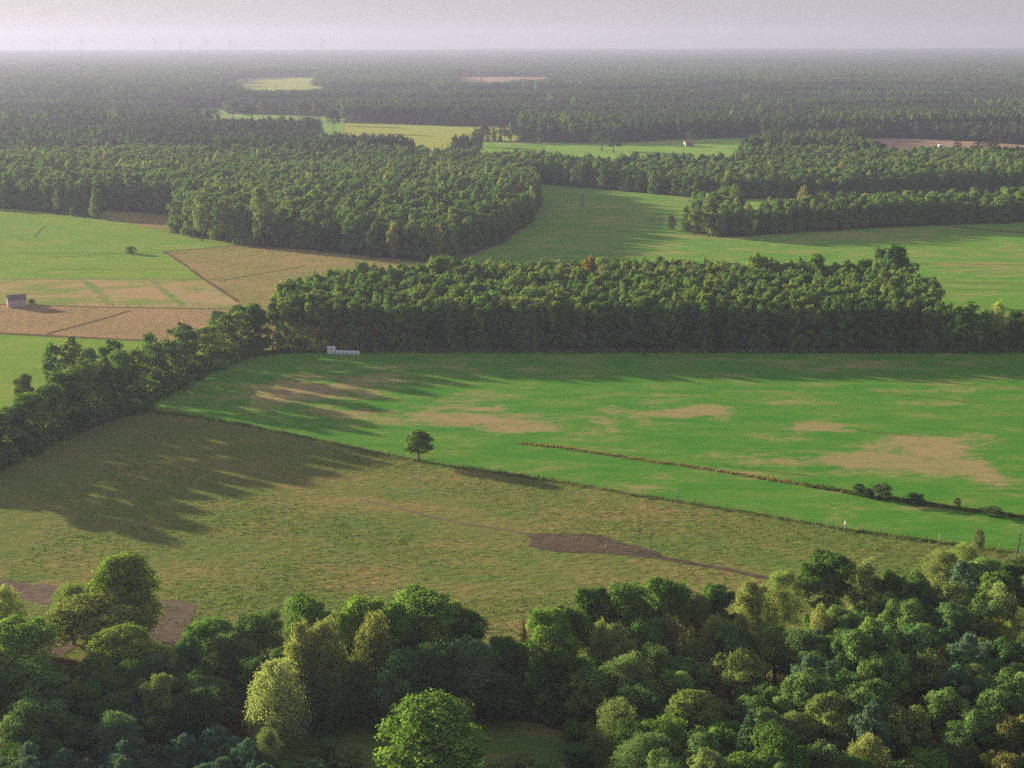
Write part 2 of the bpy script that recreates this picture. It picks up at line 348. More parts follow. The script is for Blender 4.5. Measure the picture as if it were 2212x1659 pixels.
# dry straw patches, and greener spots where strength is negative: (u, v, half-width px, half-height px, strength) in the picture, laid on the ground
DRY = [(1010, 895, 190, 38, 1.0), (1120, 920, 120, 25, .9), (880, 800, 130, 30, .5), (690, 830, 190, 55, .75), (600, 850, 120, 35, .6), (760, 890, 110, 20, .5), (1310, 880, 60, 14, .5), (1300, 905, 60, 14, .45),
       (1520, 890, 80, 20, 1.0), (1580, 905, 60, 12, .7), (1450, 895, 40, 10, .7), (1760, 920, 90, 17, 1.0), (2000, 960, 150, 35, 1.0), (1900, 1000, 200, 32, .95),
       (2080, 1010, 130, 35, 1.0), (2150, 950, 70, 20, .6), (1700, 990, 120, 18, .6), (2180, 1060, 60, 18, .5), (1390, 870, 50, 10, .4), (1820, 795, 200, 14, .3),
       (1120, 795, 120, 12, .3), (960, 760, 80, 8, .3), (2150, 1040, 60, 30, .4), (1250, 935, 70, 14, .4), (1800, 1060, 60, 8, .4), (1600, 1020, 50, 10, .3)]
DRY_SHADE_P = [(230, 1030, 330, 80, -.45), (1050, 1270, 140, 30, .6), (800, 1240, 160, 30, .8), (760, 1270, 120, 20, .9), (700, 1050, 120, 22, .6), (420, 980, 120, 20, .5), (560, 1150, 80, 18, .5), (150, 1150, 160, 35, .6), (1250, 1110, 110, 18, .5),  # first spot paints the pasture greener where the hedgerow's shadow falls
         (1400, 1100, 60, 12, .5), (900, 1100, 90, 14, .5), (1700, 1130, 80, 10, .3), (1600, 1260, 150, 16, .4), (300, 1250, 200, 35, .5), (1130, 1200, 200, 12, -.6), (1350, 1230, 220, 20, .1), (1750, 1190, 300, 60, -.55), (1300, 1060, 260, 30, -.3), (420, 1130, 90, 30, -.5), (950, 1230, 60, 12, -.4)]
DRY_R = [(1600, 545, 260, 8, .5), (2100, 570, 180, 12, .7), (1750, 580, 160, 10, .6), (1450, 530, 60, 5, .6), (1330, 480, 120, 14, .3), (1900, 500, 260, 10, .3), (2150, 590, 120, 10, .6)]
DRY_L3 = [(300, 630, 140, 14, .8), (120, 640, 120, 10, .6), (440, 640, 60, 18, .8), (230, 610, 160, 6, .5), (60, 620, 60, 10, -.4)]

def dry_attr(vs, spots):
    a = np.zeros(len(vs))
    for (u, v, hw, hh, s) in spots:
        c = G(u, v); ex = G(u + hw, v) - c; e1 = G(u, v - hh) - c; e2 = G(u, v + hh) - c
        rx = ex.length; ry = (e1.length + e2.length) / 2
        dx = (vs[:, 0] - c.x) / rx; dy = (vs[:, 1] - c.y) / ry
        q = np.sqrt(dx * dx + dy * dy)
        a = a + s * np.clip(1.35 - q, 0, 1) * np.clip(1.35 - q, 0, 1) * 1.1
    return np.clip(a, -1.2, 1.2)

def sheet(name, poly, mat, z, step, spots=None, label=None, waves=0.0):
    xs = [p[0] for p in poly]; ys = [p[1] for p in poly]
    pts = [Vector(p) for p in poly]; edges = [(i, (i + 1) % len(poly)) for i in range(len(poly))]
    gx = np.arange(min(xs) + step * .5, max(xs), step); gy = np.arange(min(ys) + step * .5, max(ys), step)
    if len(gx) * len(gy) > 40000:
        k = math.sqrt(len(gx) * len(gy) / 40000); gx = gx[::int(math.ceil(k))]; gy = gy[::int(math.ceil(k))]
    X, Y = np.meshgrid(gx, gy); X = X.ravel(); Y = Y.ravel(); k = inside(poly, X, Y)
    pts += [Vector((float(a), float(b))) for a, b in zip(X[k], Y[k])]
    r = delaunay_2d_cdt(pts, edges, [], 2, 1e-4)
    vs = np.array([(v.x, v.y, z) for v in r[0]]); fs = [f for f in r[2]]
    ff = []; cen = []
    for f in fs:
        ff.append(list(f)); cen.append(vs[list(f)].mean(0))
    cen = np.array(cen); ok = inside(poly, cen[:, 0], cen[:, 1])
    # upward-facing triangles
    out_f = []
    for f, o in zip(ff, ok):
        if not o: continue
        a, b, c = (vs[f[0]], vs[f[1]], vs[f[2]])
        if (b[0] - a[0]) * (c[1] - a[1]) - (b[1] - a[1]) * (c[0] - a[0]) < 0: f = f[::-1]
        out_f.append(f)
    at = {'dry': ('POINT', dry_attr(vs, spots))} if spots else {'dry': ('POINT', np.zeros(len(vs)))}
    me = mesh_np(name, vs, [i for f in out_f for i in f], 3, (M[mat],), attr=at)
    o = link(name, me); tag(o, label, kind='structure'); return o

FP = {}
for (nm, poly, mat, z, step) in FIELDS:
    FP[nm] = [pt2(q) for q in poly]
for (nm, poly, mat, z, step) in FIELDS:
    sheet(nm, FP[nm], mat, z, step, {'meadow': DRY, 'pasture': DRY_SHADE_P, 'long_field': DRY_R, 'stubble_field': DRY_L3}.get(nm))

# the ground: one sheet, finer near the camera, reaching the horizon
gx = np.array([0, 60, 130, 220, 350, 550, 850, 1300, 2000, 3000, 4500, 6500, 9000, 12600.0])
gx = np.concatenate([-gx[:0:-1], gx]); gy = np.concatenate([[-3000, -800, -200, 0], gx[gx > 0]])
gv = np.array([(x, y, 0) for y in gy for x in gx]); nx = len(gx)
gf = [(j * nx + i, j * nx + i + 1, (j + 1) * nx + i + 1, (j + 1) * nx + i) for j in range(len(gy) - 1) for i in range(nx - 1)]
tag(link('ground', mesh_np('ground', gv, gf, 4, (M['floor'],))), kind='structure')

def strip(name, pts, width, mat, z, kind='structure', jitter=0.15, sub=6, wend=None):
    """a ribbon on the ground along picture points (given in the 2212 frame)"""
    ps = [G(*q) for q in pts]; c = []
    for a, b in zip(ps[:-1], ps[1:]):
        for k in range(sub): c.append(a.lerp(b, k / sub))
    c.append(ps[-1]); vs = []; n = len(c)
    for i, p in enumerate(c):
        d = (c[min(i + 1, n - 1)] - c[max(i - 1, 0)]).normalized(); s = Vector((-d.y, d.x, 0))
        w = width if wend is None else width + (wend - width) * i / (n - 1)
        for sg in (-1, 1):
            q = p + s * sg * w * 0.5 * (1 + random.uniform(-jitter, jitter)); vs.append((q.x, q.y, z))
    ff = [(2 * i + 1, 2 * i, 2 * i + 2, 2 * i + 3) for i in range(n - 1)]
    o = link(name, mesh_np(name, vs, ff, 4, (M[mat],), attr={'dry': ('POINT', np.zeros(len(vs)))}))
    return tag(o, kind=kind)

def blob(name, pts, mat, z):
    poly = []
    ps = [Vector(pt2(q)) for q in pts]
    for i in range(len(ps)):
        a, b, c, d = ps[i - 1], ps[i], ps[(i + 1) % len(ps)], ps[(i + 2) % len(ps)]
        for k in range(5):
            t = k / 5
            q = 0.5 * ((2 * b) + (c - a) * t + (2 * a - 5 * b + 4 * c - d) * t * t + (3 * b - a - 3 * c + d) * t ** 3)
            poly.append((q.x + random.uniform(-.35, .35), q.y + random.uniform(-.35, .35)))
    return sheet(name, poly, mat, z, 2.5)

blob('mud_patch', [(1142, 1180), (1150, 1166), (1140, 1153), (1200, 1153), (1290, 1156), (1330, 1168), (1390, 1184), (1428, 1199), (1400, 1205), (1320, 1198), (1240, 1194), (1180, 1190)], 'mud', 0.06)
strip('trodden_path', [(1405, 1199), (1440, 1208), (1500, 1219), (1560, 1228), (1620, 1241), (1670, 1252)], 2.2, 'mud', 0.055, wend=1.0)
strip('field_track', [(1145, 1154), (1080, 1143), (1010, 1133), (930, 1118), (860, 1098), (780, 1080)], 0.9, 'dirt', 0.055, wend=0.5)
blob('sandy_yard', [(340, 1300), (380, 1297), (425, 1308), (410, 1340), (385, 1392), (330, 1400), (300, 1370), (310, 1320)], 'dirt', 0.06)
strip('farm_track', [(-200, 1255), (0, 1272), (60, 1280), (140, 1290), (220, 1305), (320, 1318)], 7.5, 'dirt', 0.057)
blob('sandy_corner', [(20, 1340), (100, 1345), (160, 1365), (160, 1400), (120, 1415), (40, 1385), (0, 1365)], 'dirt', 0.06)
blob('garden_lawn', [(600, 1575), (760, 1556), (1000, 1552), (1150, 1562), (1250, 1600), (1320, 1660), (1400, 1760), (1300, 1900), (900, 1960), (600, 1900), (560, 1700)], 'lawn', 0.05)
blob('leafy_ground', [(420, 1480), (500, 1475), (560, 1480), (560, 1530), (500, 1545), (420, 1530)], 'ditchgrass', 0.055)
DITCH = [(1120, 957), (1200, 965), (1300, 980), (1400, 996), (1520, 1012), (1640, 1032), (1740, 1048), (1850, 1066), (1950, 1082), (2060, 1098), (2150, 1110), (2260, 1124), (2420, 1148)]
strip('ditch', DITCH, 1.1, 'ditchgrass', 0.05, wend=1.9)
strip('fence_verge', FENCE, 1.3, 'pasture', 0.045, jitter=0.4)
strip('track_by_wood', [(900, 580), (975, 558), (1010, 545), (1045, 530), (1080, 513), (1110, 500)], 7.0, 'mud', 0.07)
strip('sandy_track', [(915, 588), (985, 562), (1020, 548), (1052, 534), (1085, 518)], 4.0, 'dirt', 0.075)
strip('drain', [(-100, 657), (0, 657.5), (250, 664), (500, 668)], 1.4, 'darkditch', 0.07)
strip('drain', [(-100, 715), (0, 720), (130, 727), (330, 737)], 2.6, 'darkditch', 0.075)
strip('drain', [(100, 722), (160, 706), (220, 690), (280, 672)], 1.5, 'darkditch', 0.07)
strip('drain', [(0, 603), (150, 603), (300, 603), (480, 604)], 1.0, 'ditchgrass', 0.07)
strip('drain', [(-60, 549), (0, 549), (200, 547), (420, 546)], 0.8, 'darkditch', 0.07)
strip('drain', [(110, 556), (180, 553), (265, 546)], 0.8, 'darkditch', 0.073)
strip('drain', [(100, 582), (250, 583), (400, 583)], 0.8, 'darkditch', 0.07)
strip('drain', [(355, 543), (400, 573), (440, 603), (480, 628), (515, 652)], 1.5, 'darkditch', 0.072, jitter=.5)
strip('drain', [(350, 543), (430, 538), (510, 530)], 1.8, 'darkditch', 0.074)
strip('drain', [(1400, 476), (1440, 477), (1480, 478)], 3.0, 'darkditch', 0.07)
strip('drain', [(470, 608), (560, 592), (660, 575)], 1.2, 'darkditch', 0.07)
strip('drain', [(1950, 608), (2050, 610), (2212, 614), (2400, 618)], 1.5, 'darkditch', 0.07)
strip('drain', [(1980, 570), (2100, 571), (2300, 574)], 0.9, 'darkditch', 0.07)
strip('drain', [(2060, 490), (2120, 496), (2212, 503), (2400, 514)], 5.0, 'darkditch', 0.08)
strip('drain', [(2000, 624), (2120, 626), (2300, 629)], 0.9, 'darkditch', 0.07)
strip('grass_strip', [(185, 607), (205, 625), (225, 645), (240, 659)], 3.2, 'strip_green', 0.05, jitter=.5)
strip('grass_strip', [(328, 606), (350, 625), (375, 645), (398, 662)], 2.6, 'strip_green', 0.05, jitter=.5)
strip('wheel_rut', [(75, 512), (85, 500), (98, 488)], .7, 'darkditch', 0.07)
for q in ([(1850, 775), (1980, 783), (2212, 797), (2400, 808)], [(1700, 790), (1900, 803), (2140, 820)], [(1900, 822), (2060, 829), (2212, 838)], [(1880, 845), (2000, 858), (2120, 872)], [(1850, 930), (1990, 944)], [(1560, 1005), (1760, 1030)]):
    strip('drainage_furrow', q, 0.45, 'darkditch', 0.04, jitter=0.5)

# ------------------------------------------------------------------ tree meshes
def unit(v): return v / np.maximum(np.linalg.norm(v, axis=1, keepdims=True), 1e-9)

def leaf_quads(cen, nrm, length, width, up=None, r=None):
    """cen (N,3); nrm (N,3); diamond shaped leaf sprays; up = preferred long axis"""
    N = len(cen)
    if up is None: a = unit(np.cross(nrm, r.normal(size=(N, 3))))
    else: a = unit(up)
    b = unit(np.cross(nrm, a)); L = length[:, None] * 0.5; Wd = width[:, None] * 0.5
    bend = unit(np.cross(a, b)) * (L * 0.35)
    v = np.stack([cen - a * L - bend, cen + b * Wd, cen + a * L - bend, cen - b * Wd], 1).reshape(-1, 3)
    return v

def blobs_to_leaves(bl, n, size, r, aspect=0.75, droop=0.0, upw=0.25, shell=0.60):
    """bl (K,5): x y z rxy rz ; n leaves in total"""
    bl = np.asarray(bl); wgt = (bl[:, 3] * bl[:, 4]) ** 1.0; wgt = wgt / wgt.sum()
    idx = r.choice(len(bl), n, p=wgt)
    d = unit(r.normal(size=(n, 3))); d[:, 2] = np.where(d[:, 2] < -0.5, -d[:, 2], d[:, 2])
    rad = shell + (1 - shell) * r.random(n) ** 0.6
    rad = rad * (1 + 0.13 * r.normal(size=n))
    cen = bl[idx, :3] + d * rad[:, None] * bl[idx][:, [3, 3, 4]]
    nrm = unit(d * 1.1 + r.normal(size=(n, 3)) * 0.50 + np.array([0, 0, upw]))
    ln = size * (0.7 + 0.6 * r.random(n)); up = None
    if droop:
        up = unit(d * (1 - abs(droop)) * 0.8 + np.array([0, 0, -droop]) + r.normal(size=(n, 3)) * 0.25)
        nrm = unit(np.cross(up, r.normal(size=(n, 3))))
    v = leaf_quads(cen, nrm, ln, ln * aspect, up, r)
    bv = r.random(len(bl)); var = np.clip(bv[idx] * 0.55 + r.random(n) * 0.45, 0, 1)
    return v, var

def crown_blobs(kind, r, h, w, nb):
    R = w / 2; bl = []
    ph = r.random(6) * 6.28
    def lump(az): return 1 + 0.13 * math.sin(2 * az + ph[0]) + 0.11 * math.sin(3 * az + ph[1]) + 0.07 * math.sin(5 * az + ph[2])
    if kind in ('oak', 'mixed', 'edge', 'willow', 'shrub', 'round', 'dome'):
        zb = {'oak': .26, 'mixed': .30, 'edge': .04, 'willow': .08, 'shrub': .0, 'round': .27, 'dome': .03}[kind] * h
        hh = h - zb
        if kind in ('oak', 'mixed', 'edge'):                      # big limbs each carry a rounded lobe of foliage
            nl = int(r.integers(9, 13)); lob = []
            for i in range(nl):
                az = 2.39996 * i + r.uniform(-.5, .5); t = (i + .3) / nl
                lr = R * r.uniform(.36, .52); q = R * (1.0 - .12 * t) * r.uniform(.40, .68) if t < .88 else R * r.uniform(0, .28)
                zc = zb + hh * (.18 + .66 * t) + r.uniform(-.05, .05) * hh
                if kind == 'edge': zc = zb + hh * (.10 + .76 * t)
                lob.append((q * math.cos(az), q * math.sin(az), min(zc, h - lr * .8), lr, lr * r.uniform(.72, .95)))
            lob.append((0, 0, h - R * .52, R * .54, R * .46)); lob.append((0, 0, zb + hh * .58, R * .56, R * .5)); nl += 2
            per = max(2, int(nb * 1.0 / nl))
            for L_ in lob:
                for k in range(per):
                    d = r.normal(size=3); d /= np.linalg.norm(d); d[2] = abs(d[2]) * .9 if r.random() < .75 else d[2]
                    br = L_[3] * r.uniform(.30, .52)
                    z = min(max(L_[2] + d[2] * L_[4] * .78, br * .6), h - br * .5)
                    bl.append((L_[0] + d[0] * L_[3] * .78, L_[1] + d[1] * L_[3] * .78, z, br, br * r.uniform(.7, 1.0)))
                bl.append((L_[0], L_[1], L_[2], L_[3] * .82, L_[4] * .78))
            if kind == 'edge':
                for k in range(nb // 4):
                    az = 2.39996 * k; br = R * r.uniform(.22, .36); rr = R * r.uniform(.5, .82)
                    bl.append((rr * math.cos(az), rr * math.sin(az), br * r.uniform(.5, 2.4), br, br))
            return bl
        for i in range(nb):
            az = 2.39996 * i + r.uniform(-.3, .3); t = (i + .5) / nb          # t 0 bottom .. 1 top
            zz = zb + hh * (0.10 + 0.80 * t)
            prof = math.sqrt(max(0.03, 1 - ((t - 0.32) / 0.70) ** 2)) if kind in ('round', 'dome') else math.sqrt(max(0.03, 1 - ((t - 0.42) / 0.62) ** 2)) if kind != 'edge' else math.sqrt(max(0.03, 1 - (max(t - .35, 0) / .70) ** 2)) * (0.86 + .14 * t)
            rr = R * prof * r.uniform(0.55, 0.95) * lump(az) * 0.86
            br = R * r.uniform(0.22, 0.40) * (1.0 if kind != 'willow' else 0.85) * (.8 if kind == 'round' else .72 if kind == 'dome' else 1)
            bl.append((rr * math.cos(az), rr * math.sin(az), min(zz + r.uniform(-.06, .06) * hh, h - br * .7), br, br * r.uniform(0.62, 0.9) * (1.25 if kind == 'willow' else 1)))
        for i in range(max(3, nb // (5 if kind not in ('round', 'dome') else 12))):                          # crown top
            az = r.uniform(0, 6.28); rr = R * 0.45 * math.sqrt(r.random()); br = R * r.uniform(.2, .33)
            bl.append((rr * math.cos(az), rr * math.sin(az), h - br * r.uniform(.9, 1.9), br, br * .9))
        for i in range(max(2, nb // 7)):                          # inner mass
            az = r.uniform(0, 6.28); rr = R * 0.3 * r.random()
            bl.append((rr * math.cos(az), rr * math.sin(az), zb + hh * r.uniform(.25, .7), R * .45, R * .4))
    elif kind == 'birch':
        zb = .10 * h; hh = h - zb
        for i in range(nb):
            t = (i + .5) / nb; az = 2.39996 * i
            prof = math.sin((t * .86 + 0.07) * PI) ** 0.6 * (1.08 - .30 * t)
            rr = R * prof * r.uniform(.2, .92) * lump(az); br = R * r.uniform(.26, .42) * (1.1 - .4 * t)
            bl.append((rr * math.cos(az), rr * math.sin(az), zb + hh * (.06 + .86 * t), br, br * r.uniform(1.1, 1.7)))
        bl.append((0, 0, h - R * .35, R * .30, R * .35))
    elif kind == 'pine':
        zb = .18 * h; hh = h - zb
        for i in range(nb):
            t = (i + .5) / nb; az = 2.39996 * i + r.uniform(-.3, .3)
            prof = (1 - t) ** 0.40 * min(1, .6 + 2.2 * t) * (1 + .12 * math.sin(t * 26))
            rr = R * prof * r.uniform(.45, 1.0) * lump(az); br = R * r.uniform(.15, .27) * (1.1 - .4 * t)
            bl.append((rr * math.cos(az), rr * math.sin(az), zb + hh * (.04 + .90 * t), br, br * .75))
        bl.append((0, 0, h - R * .25, R * .16, R * .25))
    return bl

def crown_mesh(name, kind, mat, seed, h, w, nb, n, size):
    r = np.random.default_rng(seed)
    if kind == 'spruce':
        vs = []; var = []
        tiers = nb
        for i in range(tiers):
            t = (i + .3) / tiers; z = h * (.08 + .92 * t); rad = (w / 2) * (1 - t) ** .85 + .08 * w * (1 - t)
            k = max(5, int(n / tiers * (1 - t) * 1.9))
            az = r.random(k) * 2 * PI; rr = rad * np.sqrt(r.random(k)) * (0.85 + .3 * np.sin(az * 5 + i * 1.7) * .5 + .1 * r.normal(size=k))
            cen = np.stack([rr * np.cos(az), rr * np.sin(az), z - rr * .38 + r.normal(size=k) * h * .012], 1)
            up = np.stack([np.cos(az), np.sin(az), np.full(k, -.45)], 1) + r.normal(size=(k, 3)) * .25
            nn = np.stack([np.cos(az) * .45, np.sin(az) * .45, np.ones(k)], 1) + r.normal(size=(k, 3)) * .5
            ln = size * (.7 + .6 * r.random(k)) * (1.1 - .5 * t)
            vs.append(leaf_quads(cen, unit(np.cross(np.cross(unit(up), nn), unit(up))), ln * 1.3, ln * .6, up, r)); var.append(np.clip(r.random(k) * .5 + .5 * r.random(), 0, 1))
        v = np.concatenate(vs); va = np.concatenate(var)
    else:
        bl = crown_blobs(kind, r, h, w, nb)
        if kind == 'birch': v, va = blobs_to_leaves(bl, n, size, r, .5, droop=.75, shell=.35)
        elif kind == 'pine': v, va = blobs_to_leaves(bl, n, size, r, .38, droop=-.62, shell=.15)
        elif kind == 'willow': v, va = blobs_to_leaves(bl, n, size, r, .5, droop=-.35, shell=.4)
        else: v, va = blobs_to_leaves(bl, n, size, r)
    v[:, 2] = np.maximum(v[:, 2], 0.05)
    nf = len(v) // 4
    return mesh_np(name, v, np.arange(nf * 4), 4, (mat,), attr={'leafvar': ('FACE', va)})

def trunk_mb(kind, seed, h, w, detail=1):
    r = random.Random(seed); b = MB(); sides = 7 if detail else 4
    top = {'oak': .62, 'mixed': .65, 'edge': .6, 'willow': .55, 'shrub': .35, 'round': .7, 'dome': .7, 'birch': .93, 'pine': .93, 'spruce': .97}[kind] * h
    r0 = h * {'oak': .026, 'mixed': .019, 'edge': .018, 'willow': .022, 'shrub': .016, 'round': .026, 'dome': .022, 'birch': .012, 'pine': .015, 'spruce': .015}[kind]
    n = 6; pts = []; x = y = 0
    for i in range(n):
        t = i / (n - 1); pts.append((x, y, t * top - .1)); x += r.uniform(-.015, .015) * h; y += r.uniform(-.015, .015) * h
    b.tube(pts, [r0 * (1.5 if i == 0 else 1) * (1 - .8 * i / (n - 1)) for i in range(n)], sides)
    if detail:
        nl = {'oak': 9, 'mixed': 7, 'edge': 6, 'willow': 8, 'shrub': 6, 'round': 8, 'dome': 8, 'birch': 7, 'pine': 8, 'spruce': 4}[kind]
        for k in range(nl):
            t = r.uniform(.35, .95); i = min(int(t * (n - 1)), n - 2); p = Vector(pts[i]).lerp(Vector(pts[i + 1]), t * (n - 1) - i)
            az = k * 2.4 + r.uniform(-.3, .3); L = w * .5 * r.uniform(.55, .85) * (1.15 - .6 * t if kind in ('pine', 'spruce', 'birch') else 1)
            up = {'oak': .55, 'mixed': .9, 'edge': .8, 'willow': 1.0, 'shrub': 1.0, 'round': .7, 'dome': .7, 'birch': .9, 'pine': .25, 'spruce': -.1}[kind]
            d = Vector((math.cos(az), math.sin(az), up)).normalized()
            q1 = p + d * L * .5 + Vector((0, 0, r.uniform(-.1, .2) * L)); q2 = q1 + (d + Vector((r.uniform(-.4, .4), r.uniform(-.4, .4), .1))).normalized() * L * .5
            rr = r0 * (1 - .8 * t) * .6
            b.tube([p, q1, q2], [rr, rr * .65, rr * .3], 5 if detail else 4, False)
    return b

SPEC = {  # species: kind, leaf mat, bark mat, object name, category, nominal h, w
    'oak': ('oak', 'oak', 'bark', 'oak_tree', 'oak tree'), 'mixed': ('mixed', 'mixed', 'bark', 'broadleaf_tree', 'broadleaf tree'),
    'edge': ('edge', 'mixed', 'bark', 'broadleaf_tree', 'broadleaf tree'), 'birch': ('birch', 'birch', 'birchbark', 'birch_tree', 'birch tree'),
    'willow': ('willow', 'willow', 'bark', 'willow_tree', 'willow tree'), 'pine': ('pine', 'pine', 'bark', 'pine_tree', 'pine tree'),
    'spruce': ('spruce', 'spruce', 'bark', 'spruce_tree', 'spruce tree'), 'shrub': ('shrub', 'mixed', 'bark', 'shrub', 'shrub'),
    'dome': ('dome', 'oak', 'bark', 'oak_tree', 'oak tree'), 'round': ('round', 'oak', 'bark', 'oak_tree', 'oak tree'), 'autumn': ('oak', 'autumn', 'bark', 'maple_tree', 'maple tree'), 'edgeoak': ('edge', 'oak', 'bark', 'broadleaf_tree', 'broadleaf tree')}
H0, W0 = 15.0, 10.5                    # every tree mesh is made 15 m tall and 10.5 m wide and scaled
PROTO = {}                            # (species, lod) -> list of (crown mesh, trunk mesh) or joined mesh
def get_proto(sp, lod, var):
    key = (sp, lod, var)
    if key in PROTO: return PROTO[key]
    kind, lm, bm_, _, _ = SPEC[sp]
    if lod >= 2: lm = {'spruce': 'farspruce', 'pine': 'farspruce'}.get(sp, 'farmixed') if sp != 'birch' else 'mixed'
    seed = hash((len(sp), ord(sp[0]), lod, var)) % 99991 + sum(map(ord, sp))
    if lod == 0:
        nb, n, size = {'oak': (58, 17000, .34), 'mixed': (44, 14000, .35), 'edge': (80, 19000, .38), 'birch': (52, 15000, .38), 'willow': (74, 16000, .33),
                       'pine': (80, 13000, .42), 'spruce': (24, 9000, .50), 'round': (60, 14000, .50), 'dome': (120, 26000, .36), 'shrub': (34, 5000, .62)}[kind]
        cm = crown_mesh('crown', kind, M[lm], seed, H0, W0, nb, n, size)
        tm = trunk_mb(kind, seed, H0, W0).mesh('trunk', M[bm_])
        PROTO[key] = (cm, tm)
    else:
        nb, n, size = {1: (36, 2900, .68), 2: (20, 560, 1.3), 3: (12, 170, 2.2)}[lod]
        if kind == 'spruce': nb = {1: 14, 2: 9, 3: 6}[lod]; n = int(n * .8)
        if kind == 'birch': n = int(n * 1.1)
        cm = crown_mesh('crown_tmp', kind, M[lm], seed, H0, W0, nb, n, size)
        tb = trunk_mb(kind, seed, H0, W0, 1 if lod == 1 else 0)
        cv = np.empty(len(cm.vertices) * 3, np.float32); cm.vertices.foreach_get('co', cv); cv = cv.reshape(-1, 3)
        va = np.empty(len(cm.polygons), np.float32); cm.attributes['leafvar'].data.foreach_get('value', va)
        tv = np.array(tb.v); nc = len(cv)
        ff = list(range(nc)); tot = [4] * (nc // 4); mi = [0] * (nc // 4)
        for f in tb.f: ff += [nc + i for i in f]; tot.append(len(f)); mi.append(1)
        me = mesh_np(SPEC[sp][3], np.concatenate([cv, tv]), ff, tot, (M[lm], M[bm_]), mi, {'leafvar': ('FACE', np.concatenate([va, np.full(len(tb.f), .5)]))})
        bpy.data.meshes.remove(cm); PROTO[key] = me
    return PROTO[key]

NV = {0: 3, 1: 4, 2: 4, 3: 3}
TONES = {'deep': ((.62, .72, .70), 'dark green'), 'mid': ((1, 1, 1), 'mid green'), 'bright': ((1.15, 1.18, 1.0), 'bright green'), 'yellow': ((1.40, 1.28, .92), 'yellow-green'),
         'olive': ((1.30, 1.08, 1.0), 'olive green'), 'blue': ((.92, 1.02, 1.22), 'blue-green'), 'grey': ((1.02, .98, 1.10), 'grey-green'), 'tan': ((1.10, .92, .92), 'straw-coloured'), 'pale': ((1.35, 1.25, 1.35), 'pale green'),
         'rust': ((2.0, .90, .7), 'rust-brown')}
TREES = []      # every placed tree: dict
def add(sp, x, y, h, w, tone='mid', label=None, zone=None, name=None, cat=None):
    TREES.append(dict(sp=sp, x=x, y=y, h=h, w=w, tone=tone, label=label, zone=zone, name=name, cat=cat, D=math.hypot(x, y)))
def top(sp, u, v, h, w, tone='mid', label=None, zone='named', **k):
    p = G(u, v, h); add(sp, p.x, p.y, h, w, tone, label, zone, **k)
def base(sp, u, v, h, w, tone='mid', label=None, zone='named', **k):
    p = G(u, v); add(sp, p.x, p.y, h, w, tone, label, zone, **k)

# ---- foreground trees one can tell apart (top of the crown in the picture, height, width)
top('birch', 5, 1268, 9.8, 6.2, 'yellow', 'yellowish birch cut by the left edge beside the sandy farm track')
top('oak', 30, 1325, 14.5, 12.0, 'bright', 'tall bright-topped oak at the left edge, in front of the sandy corner')
top('oak', -40, 1390, 13.1, 11.4, 'mid', 'oak mostly out of view at the left edge, below the tall bright-topped one')
top('dome', 262, 1198, 14.2, 13.5, 'yellow', 'tall pale yellow-green willow rising behind the spreading oak by the sandy yard', name='willow_tree', cat='willow tree')
top('oak', 190, 1282, 11, 17.0, 'olive', 'wide spreading oak with bare grey branches beside the sandy yard')
top('willow', 150, 1262, 10, 7.0, 'yellow', 'small pale tree left of the tall yellow-green willow')
top('oak', 262, 1345, 11.8, 12.0, 'olive', 'broad oak with lit left side in front of the spreading oak')
top('oak', 212, 1400, 10, 8.0, 'olive', 'lower oak with sunlit fringe at the left of the broad oak')
top('willow', 335, 1415, 8.5, 9.0, 'blue', 'round blue-green tree in front of the broad oak')
top('oak', 455, 1330, 11.5, 10.5, 'bright', 'bright green oak with a bare lower trunk right of the sandy yard')
top('oak', 555, 1318, 11, 9.5, 'mid', 'dark domed oak at the meadow edge, behind the pale drooping birch')
top('birch', 530, 1380, 9.5, 6.0, 'tan', 'pale straw-coloured birch between two oaks above the pine thicket')
top('birch', 590, 1425, 13.2, 9.5, 'pale', 'large pale green birch standing alone in front of the tree belt')
top('oak', 665, 1288, 15.3, 9.5, 'bright', 'bright oak behind the two drooping birches')
top('birch', 650, 1345, 15.5, 7.5, 'tan', 'left one of the two drooping straw-topped birches')
top('birch', 700, 1338, 15.8, 7.5, 'tan', 'right one of the two drooping straw-topped birches')
top('oak', 780, 1280, 15.8, 9.5, 'yellow', 'oak with the lightest yellow-green top in the belt')
top('birch', 805, 1320, 16.2, 6.5, 'tan', 'slim birch with a pale top in front of the yellow-green oak')
top('oak', 850, 1290, 15.5, 7.0, 'bright', 'small green oak between the yellow-green oak and the big domed oak')
top('oak', 930, 1272, 16, 13.0, 'bright', 'big domed bright oak at the middle of the belt')
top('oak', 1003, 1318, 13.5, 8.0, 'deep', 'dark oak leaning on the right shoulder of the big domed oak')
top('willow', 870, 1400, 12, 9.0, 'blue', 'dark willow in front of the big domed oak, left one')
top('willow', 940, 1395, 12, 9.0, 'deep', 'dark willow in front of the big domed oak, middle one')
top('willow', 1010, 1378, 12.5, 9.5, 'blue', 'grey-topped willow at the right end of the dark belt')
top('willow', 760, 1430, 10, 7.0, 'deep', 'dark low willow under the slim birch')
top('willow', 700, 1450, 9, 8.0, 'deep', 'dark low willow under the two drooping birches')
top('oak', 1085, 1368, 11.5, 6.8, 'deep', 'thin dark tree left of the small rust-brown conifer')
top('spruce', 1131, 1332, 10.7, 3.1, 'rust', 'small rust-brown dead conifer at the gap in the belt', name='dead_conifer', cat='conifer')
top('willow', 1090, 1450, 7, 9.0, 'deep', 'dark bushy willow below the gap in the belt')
top('oak', 1190, 1302, 14.8, 8.8, 'bright', 'bright green oak just right of the rust-brown conifer')
top('oak', 1235, 1308, 13.1, 7.8, 'mid', 'green oak between the bright oak and the meadow corner')
